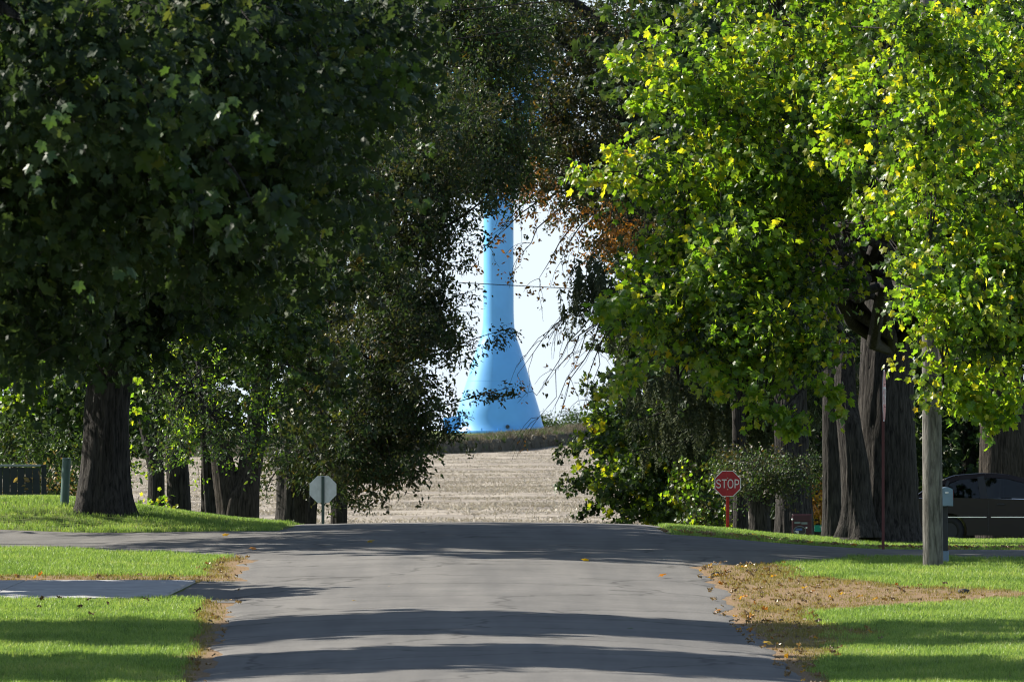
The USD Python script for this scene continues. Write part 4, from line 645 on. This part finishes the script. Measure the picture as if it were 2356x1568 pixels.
# ================================================================ street furniture
def octagon(r, t, c):
    p = Polygon([(r * math.cos(math.pi / 8 + k * math.pi / 4), r * math.sin(math.pi / 8 + k * math.pi / 4)) for k in range(8)]); m = trimesh.creation.extrude_polygon(p, t, engine="earcut"); m.apply_translation([0, 0, -t / 2]); m.apply_transform(trimesh.transformations.rotation_matrix(np.pi / 2, [1, 0, 0])); m.apply_translation(c); return m
def upost(h, w=0.07):      # U-channel post with its flanges
    return cat_(box((w, 0.006, h), (0, 0.018, h / 2)), box((0.006, 0.036, h), (-w / 2 + 0.003, -0.003, h / 2)), box((0.006, 0.036, h), (w / 2 - 0.003, -0.003, h / 2)))
def stop_sign(label, X, D, top_y, R_, rz=0, post="post_red", lean=0):
    gz = float(hgt(X, D)) - 0.05; zc = CAMZ - (top_y - 990) / pm(D) - R_ * math.cos(math.pi / 8) - gz
    T = thing("stop_sign", label, "stop sign", (X, D, gz), rz)
    if lean: UsdGeom.Xformable(T).AddRotateYOp().Set(lean)
    obj("post", upost(zc + 0.3), post, T)
    obj("back_plate", octagon(R_, 0.004, (0, -0.012, zc)), "sign_back", T); obj("rim", octagon(R_ * 0.995, 0.002, (0, -0.0165, zc)), "sign_white", T); obj("face", octagon(R_ * 0.945, 0.002, (0, -0.0195, zc)), "sign_red", T)
    w_ = 0
    tm = meshkit.text_mesh("STOP", R_ * 0.62, 0.002, bold=False); tm.apply_translation(-tm.bounds.mean(0)); tm.apply_scale([1.0, 1, 1]); sx = 1.62 * R_ / (tm.bounds[1, 0] - tm.bounds[0, 0]); tm.apply_scale([sx, 1, 1])
    tm.apply_transform(trimesh.transformations.rotation_matrix(np.pi / 2, [1, 0, 0])); tm.apply_translation([0, -0.023, zc]); obj("lettering", tm, "sign_white", T)
    for dz in (-0.2, 0.2):
        b_ = trimesh.creation.cylinder(0.012, 0.02, sections=10); b_.apply_transform(trimesh.transformations.rotation_matrix(np.pi / 2, [1, 0, 0])); b_.apply_translation([0, -0.03, zc + dz * R_ * 2]); obj("bolt", b_, "chrome", T)
    return T
stop_sign("red octagonal STOP sign on a red post facing the viewer", (1674 - 1178) / pm(196), 196, 1082, 0.324)
stop_sign("back of an octagonal sign on a dark green post left of the road crest", (743 - 1178) / pm(198), 198, 1094, 0.338, 178, "post_green")
stop_sign("edge-on octagonal sign on a thin rusty post in front of the massive trunk", (2032 - 1178) / pm(139), 139, 850, 0.455, 84, "post_rust", 0)
# pole and mailbox
X0 = (2147 - 1178) / pm(126); z0 = float(hgt(X0, 126)) - 0.1; T = thing("utility_pole", "weathered grey wooden utility pole on the right verge", "utility pole", (X0, 126, z0))
zs = np.linspace(0, 10.5, 40); pl = tube(np.c_[-0.008 * zs, 0 * zs, zs], np.linspace(0.152, 0.115, 40), 28); obj("shaft", pl, "pole_wood", T, smooth=True)
obj("crossarm", box((2.2, 0.1, 0.13), (-0.08, -0.16, 9.7), 0.01), "pole_wood", T)
for dx in (-1.0, -0.4, 0.4, 1.0): obj("insulator", lathe([(0.02, 9.76), (0.05, 9.79), (0.045, 9.86), (0.03, 9.92), (0.001, 9.93)], 12).apply_translation((dx - 0.08, -0.16, 0)), "reflector", T, smooth=30)
X1 = (2176 - 1178) / pm(127.2); z1 = float(hgt(X1, 127.2)) - 0.05; T = thing("mailbox", "blue-grey mailbox on a dark post beside the utility pole", "mailbox", (X1, 127.2, z1))
zb = CAMZ - (1163 - 990) / pm(127.2) - z1; obj("post", box((0.12, 0.12, zb), (-0.03, 0, zb / 2), 0.008), "dark_wood", T); obj("post_base", box((0.145, 0.145, 0.24), (-0.03, 0, 0.12), 0.01), "mailbox_blue", T)
hw, hh = 0.095, 0.28; pg = Polygon([(-hw, 0), (hw, 0)] + [(hw * math.cos(t_), hh - hw * 0.55 + hw * 0.55 * math.sin(t_)) for t_ in np.linspace(0, np.pi, 13)]); mb = trimesh.creation.extrude_polygon(pg, 0.48, engine="earcut"); mb.apply_transform(trimesh.transformations.rotation_matrix(np.pi / 2, [1, 0, 0])); mb.apply_translation([0, 0.2, zb]); obj("box", mb, "mailbox_blue", T, smooth=35)
pd = trimesh.creation.extrude_polygon(pg.buffer(-0.008), 0.012, engine="earcut"); pd.apply_transform(trimesh.transformations.rotation_matrix(np.pi / 2, [1, 0, 0])); pd.apply_translation([0, -0.282, zb]); obj("door", pd, "mailbox_blue", T, smooth=35)
obj("handle", box((0.05, 0.015, 0.015), (0, -0.3, zb + 0.2)), "chrome", T); obj("flag", box((0.006, 0.03, 0.14), (hw + 0.008, -0.1, zb + 0.16)), "post_red", T)
# green post at left
X0 = (148 - 1178) / pm(151); z0 = float(hgt(X0, 151)) - 0.05; T = thing("green_post", "short grey-green post leaning beside the thick far left trunk", "post", (X0, 151, z0)); hp = CAMZ - (1053 - 990) / pm(151) - z0
bm = lathe([(0.078, 0), (0.076, hp - 0.03), (0.083, hp - 0.028), (0.083, hp - 0.008), (0.07, hp), (0.001, hp + 0.004)], 24); bm.vertices[:, 0] += 0.045 * bm.vertices[:, 2]; obj("shaft", bm, "bollard_green", T, smooth=35)
# fence at far left
X0 = (-20 - 1178) / pm(171); z0 = float(hgt(X0, 171)) - 0.05; T = thing("board_fence", "dark board fence with a pale top rail at the left edge", "fence", (X0, 171, z0)); zt = CAMZ - (1068 - 990) / pm(171) - z0
for k in range(12): obj("board", box((0.145, 0.02, zt - 0.06), (-0.75 + k * 0.15, rng.uniform(-0.004, 0.004), (zt - 0.06) / 2 + rng.uniform(-0.01, 0.01)), 0.004), "fence_teal", T)
obj("rail", box((1.85, 0.09, 0.045), (0.07, 0, zt - 0.02), 0.008), "rail_grey", T); obj("fence_post", box((0.1, 0.1, zt), (1.05, 0.07, zt / 2), 0.008), "fence_teal", T)
# utility box at the crest
X0 = (1521 - 1178) / pm(164); z0 = float(hgt(X0, 164)); zt = CAMZ - (1211 - 990) / pm(164); T = thing("utility_box", "small pale tan box at the road crest left of the STOP sign", "utility box", (X0, 164, z0 - 0.02)); h_ = zt - z0 + 0.02
obj("cabinet", box((0.2, 0.16, h_ - 0.015), (0, 0, (h_ - 0.015) / 2), 0.008), "box_tan", T); obj("lid", box((0.215, 0.175, 0.018), (0, 0, h_ - 0.008), 0.005), "box_tan", T); obj("label_plate", box((0.05, 0.004, 0.04), (0.01, -0.0825, h_ * 0.55)), "sign_white", T)
# green street sign
SD = 216.0; X0 = (1893 - 1178) / pm(SD); z0 = float(hgt(X0, SD)) - 0.05; T = thing("street_name_sign", "small green street name sign reading E TH at the side of the dark trunk", "street sign", (X0, SD, z0)); zc = CAMZ - (1215 - 990) / pm(SD) - z0
obj("post", tube([(0.3, 0.03, 0), (0.3, 0.03, zc + 0.1)], 0.025, 10), "sign_back", T, smooth=30); obj("blade", box((0.62, 0.006, 0.165), (0, 0, zc), 0.002), "street_green", T)
for tx_, st in ((-0.275, "E"), (-0.085, "TH")):
    tm = meshkit.text_mesh(st, 0.1, 0.002); tm.apply_transform(trimesh.transformations.rotation_matrix(np.pi / 2, [1, 0, 0])); tm.apply_translation([tx_, -0.006, zc - 0.05]); obj("lettering", tm, "sign_white", T)
# maroon board with emblem
MD = 196.0; X0 = (1845 - 1178) / pm(MD); z0 = float(hgt(X0, MD)) - 0.05; T = thing("sign_board", "dark maroon board with two pale strips and an oval striped emblem before the broad trunk", "sign", (X0, MD, z0)); zc = CAMZ - (1208 - 990) / pm(MD) - z0; sc_ = 1 / pm(MD)
obj("panel", box((46 * sc_, 0.03, 52 * sc_), (0, 0, zc), 0.01), "maroon_paint", T); obj("upper_panel", box((40 * sc_, 0.02, 15 * sc_), (-1 * sc_, -0.02, zc + 17 * sc_), 0.006), "maroon_paint", T)
for dx in (-16, 16): obj("leg", box((0.04, 0.03, zc), (dx * sc_, 0.03, zc / 2)), "dark_wood", T)
for dx in (-10.5, 5.5): obj("name_strip", box((14 * sc_, 0.006, 5 * sc_), (dx * sc_, -0.036, zc + (6.5 if dx < 0 else 5.2) * sc_)), "rail_grey", T)
ov = trimesh.creation.cylinder(1, 0.012, sections=32); ov.apply_transform(trimesh.transformations.rotation_matrix(np.pi / 2, [1, 0, 0])); o1 = ov.copy(); o1.apply_scale([14.5 * sc_, 1, 11 * sc_]); o1.apply_translation([-5 * sc_, -0.022, zc - 12 * sc_]); obj("emblem_rim", o1, "rail_grey", T, smooth=30)
o2 = ov.copy(); o2.apply_scale([13 * sc_, 1, 9.6 * sc_]); o2.apply_translation([-5 * sc_, -0.026, zc - 12 * sc_]); obj("emblem_face", o2, "car_trim", T, smooth=30)
obj("emblem_field", box((15 * sc_, 0.006, 5 * sc_), (-7 * sc_, -0.036, zc - 9 * sc_)), "emblem_blue", T)
for k in range(3): obj("emblem_stripe", box(((9 - k * 2) * sc_, 0.006, 1.5 * sc_), ((-12 + k * 1.2) * sc_, -0.037, zc - (13.2 + k * 2.4) * sc_)), "sign_white", T)
for (dx, dz) in ((-28, 14), (13, -5)): rf = trimesh.creation.icosphere(2, 0.022); rf.apply_translation([dx * sc_ * 0.8, -0.04, zc + dz * sc_]); obj("reflector", rf, "reflector", T, smooth=True)
# wires
for k, (a_, b_, sg, lab) in enumerate([((300, 610, 300), (2000, 700, 300), 0.3, "thin overhead wire crossing low in front of the water tower"), ((600, 160, 180), (1900, -40, 180), 0.25, "upper thin overhead wire among the leaves at top centre"), ((700, 60, 180), (1900, -60, 180), 0.25, "topmost thin overhead wire among the leaves at top centre")]):
    A, B = at(*a_), at(*b_); L = np.linspace(0, 1, 30)[:, None]; A2, B2 = A + (A - B) * 0.6, B + (B - A) * 0.6; p = A2 + (B2 - A2) * L; p[:, 2] -= sg * (4 * L * (1 - L))[:, 0] - sg
    w = obj("overhead_wire", tube(p, 0.012 if k else 0.016, 5), "wire_black"); tag(w, lab, "wire")
# parked car, seen from its side
CD = 172.0; X0 = (2075 - 1178) / pm(CD); zr = CAMZ - (1093 - 990) / pm(CD); z0 = float(hgt(X0 + 2, CD)) ; HT = 1.44; z0 = zr - HT
T = thing("parked_car", "dark maroon sedan parked on the grass behind the utility pole", "car", (X0, CD, z0))
bodyp = [(0.0, 0.42), (0.02, 0.78), (0.10, 0.96), (0.75, 1.0), (3.3, 0.93), (4.5, 0.78), (4.72, 0.62), (4.75, 0.36), (4.6, 0.22), (0.2, 0.24)]
def loft(prof_lo, nx=1): pass
pb_ = Polygon(bodyp).buffer(0.06, join_style=1).buffer(-0.06)
for (cxw) in (0.95, 3.72): pb_ = pb_.difference(Point(cxw, 0.32).buffer(0.36))
bd = trimesh.creation.extrude_polygon(pb_, 1.72, engine="earcut"); bd.apply_transform(trimesh.transformations.rotation_matrix(np.pi / 2, [1, 0, 0])); bd.apply_translation([0, 1.72, 0])
obj("body", bd, "car_paint", T, smooth=30)
roofp = [(0.35, 0.97), (0.8, 1.28), (1.15, 1.40), (1.7, 1.44), (2.15, 1.42), (2.6, 1.30), (3.35, 0.93)]
def ring_at(xs_, zs_, y0, y1): return [(x_, y0, z_) for x_, z_ in zip(xs_, zs_)] + [(x_, y1, z_) for x_, z_ in zip(xs_, zs_)]
def cab(y): return [np.array([x_, (0.06 + 0.16 * (z_ - 0.95) / 0.49) if y == 0 else 1.66 - 0.16 * (z_ - 0.95) / 0.49, z_]) for x_, z_ in roofp]
L0, L1 = cab(0), cab(1)
rf = []                                                   # roof skin strips between the two sides
def quad(a_, b_, c_, d_, th=0.0): return trimesh.Trimesh(np.array([a_, b_, c_, d_]), [[0, 1, 2], [0, 2, 3]], process=False)
def slab3(pts, n_, th):
    pts = np.array(pts); n_ = np.array(n_, float) / np.linalg.norm(n_); return trimesh.convex.convex_hull(np.vstack([pts, pts - n_ * th]))
obj("roof", cat_(*[slab3([L0[k], L0[k + 1], L1[k + 1], L1[k]], (-(roofp[k + 1][1] - roofp[k][1]), 0, roofp[k + 1][0] - roofp[k][0]), 0.035) for k in (1, 2, 3, 4)]), "car_paint", T)
obj("rear_window", slab3([L0[0], L0[1], L1[1], L1[0]], (-0.31, 0, 0.45), 0.006), "car_glass", T); obj("windshield", slab3([L0[5], L0[6], L1[6], L1[5]], (0.37, 0, 0.75), 0.006), "car_glass", T)
def sidepoly(pts2, y_off, th, name, m, both=True):
    for sgn in (0, 1):
        pts = []
        for x_, z_ in pts2:
            yv = 0.06 + 0.16 * (z_ - 0.95) / 0.49; pts.append([x_, yv + y_off if sgn == 0 else 1.72 - yv - y_off, z_])
        pts = np.array(pts); out = np.array([0, -1 if sgn == 0 else 1, 0.33]); obj(name, trimesh.convex.convex_hull(np.vstack([pts, pts - out * th])), m, T)
def bar2(p, q_, w, y_off, th, name, m):
    p, q_ = np.array(p, float), np.array(q_, float); d = (q_ - p) / np.linalg.norm(q_ - p); nn = np.array([-d[1], d[0]]) * w / 2; sidepoly([p + nn, q_ + nn, q_ - nn, p - nn], y_off, th, name, m)
for k in range(6): bar2(roofp[k], roofp[k + 1], 0.09, 0.0, 0.05, "roof_rail", "car_paint")
bar2((1.66, 0.93), (1.60, 1.42), 0.14, -0.001, 0.04, "centre_pillar", "car_trim"); bar2((0.78, 0.96), (0.95, 1.33), 0.06, -0.001, 0.04, "rear_pillar", "car_trim"); bar2((0.35, .98), (3.3, 0.94), 0.02, -0.012, 0.03, "window_sill_trim", "chrome")
sidepoly([(0.82, 0.985), (0.98, 1.27), (1.2, 1.36), (1.53, 1.385), (1.59, 0.975)], 0.012, 0.005, "rear_door_glass", "car_glass"); sidepoly([(1.73, 0.975), (1.68, 1.385), (2.12, 1.37), (2.55, 1.26), (3.1, 1.0)], 0.012, 0.005, "front_door_glass", "car_glass")
for sgn, y_ in ((0, -0.006), (1, 1.726)):
    obj("side_strip", box((0.95, 0.014, 0.022), (1.05 + 0.18, y_, 0.60)), "chrome", T); obj("side_strip", box((1.25, 0.014, 0.022), (2.42, y_, 0.60)), "chrome", T)
    for xs_, in ((0.62,), (1.74,), (3.05,)): obj("door_seam", box((0.008, 0.006, 0.62), (xs_, y_ + (0.004 if sgn == 0 else -0.004), 0.62)), "car_trim", T)
    for xs_ in (0.92, 2.0): obj("door_handle", box((0.16, 0.03, 0.03), (xs_, y_, 0.86), 0.006), "car_trim", T)
    obj("tail_light", box((0.06, 0.34, 0.16), (0.03, 0.2 if sgn == 0 else 1.52, 0.78), 0.01), "car_lamp", T); obj("headlight", box((0.1, 0.36, 0.13), (4.68, 0.22 if sgn == 0 else 1.5, 0.62), 0.02), "reflector", T)
    for cxw in (0.95, 3.72):
        yc_ = 0.12 if sgn == 0 else 1.60; ty = trimesh.creation.torus(0.235, 0.085, 28, 12) if hasattr(trimesh.creation, "torus") else trimesh.creation.cylinder(0.32, 0.18)
        ty.apply_transform(trimesh.transformations.rotation_matrix(np.pi / 2, [1, 0, 0])); ty.apply_translation([cxw, yc_, 0.32]); tyo = obj("tyre", ty, "rubber", T, smooth=True)
        rm = trimesh.creation.cylinder(0.2, 0.1, sections=24); rm.apply_transform(trimesh.transformations.rotation_matrix(np.pi / 2, [1, 0, 0])); rm.apply_translation([cxw, yc_, 0.32]); obj("rim", rm, "car_trim", T, smooth=30)
    mr = box((0.2, 0.2, 0.14), (3.05, -0.07 if sgn == 0 else 1.79, 1.02), 0.03); obj("mirror", mr, "car_paint", T)
for xs_ in (1.0, 2.2):
    for y_ in (0.45, 1.25): obj("car_seat", cat_(box((0.5, 0.5, 0.3), (xs_ + 0.2, y_, 0.75), 0.05), box((0.16, 0.48, 0.5), (xs_ - 0.05, y_, 1.0), 0.05), box((0.1, 0.26, 0.16), (xs_ - 0.08, y_, 1.29), 0.03)), "car_inside", T, smooth=30)
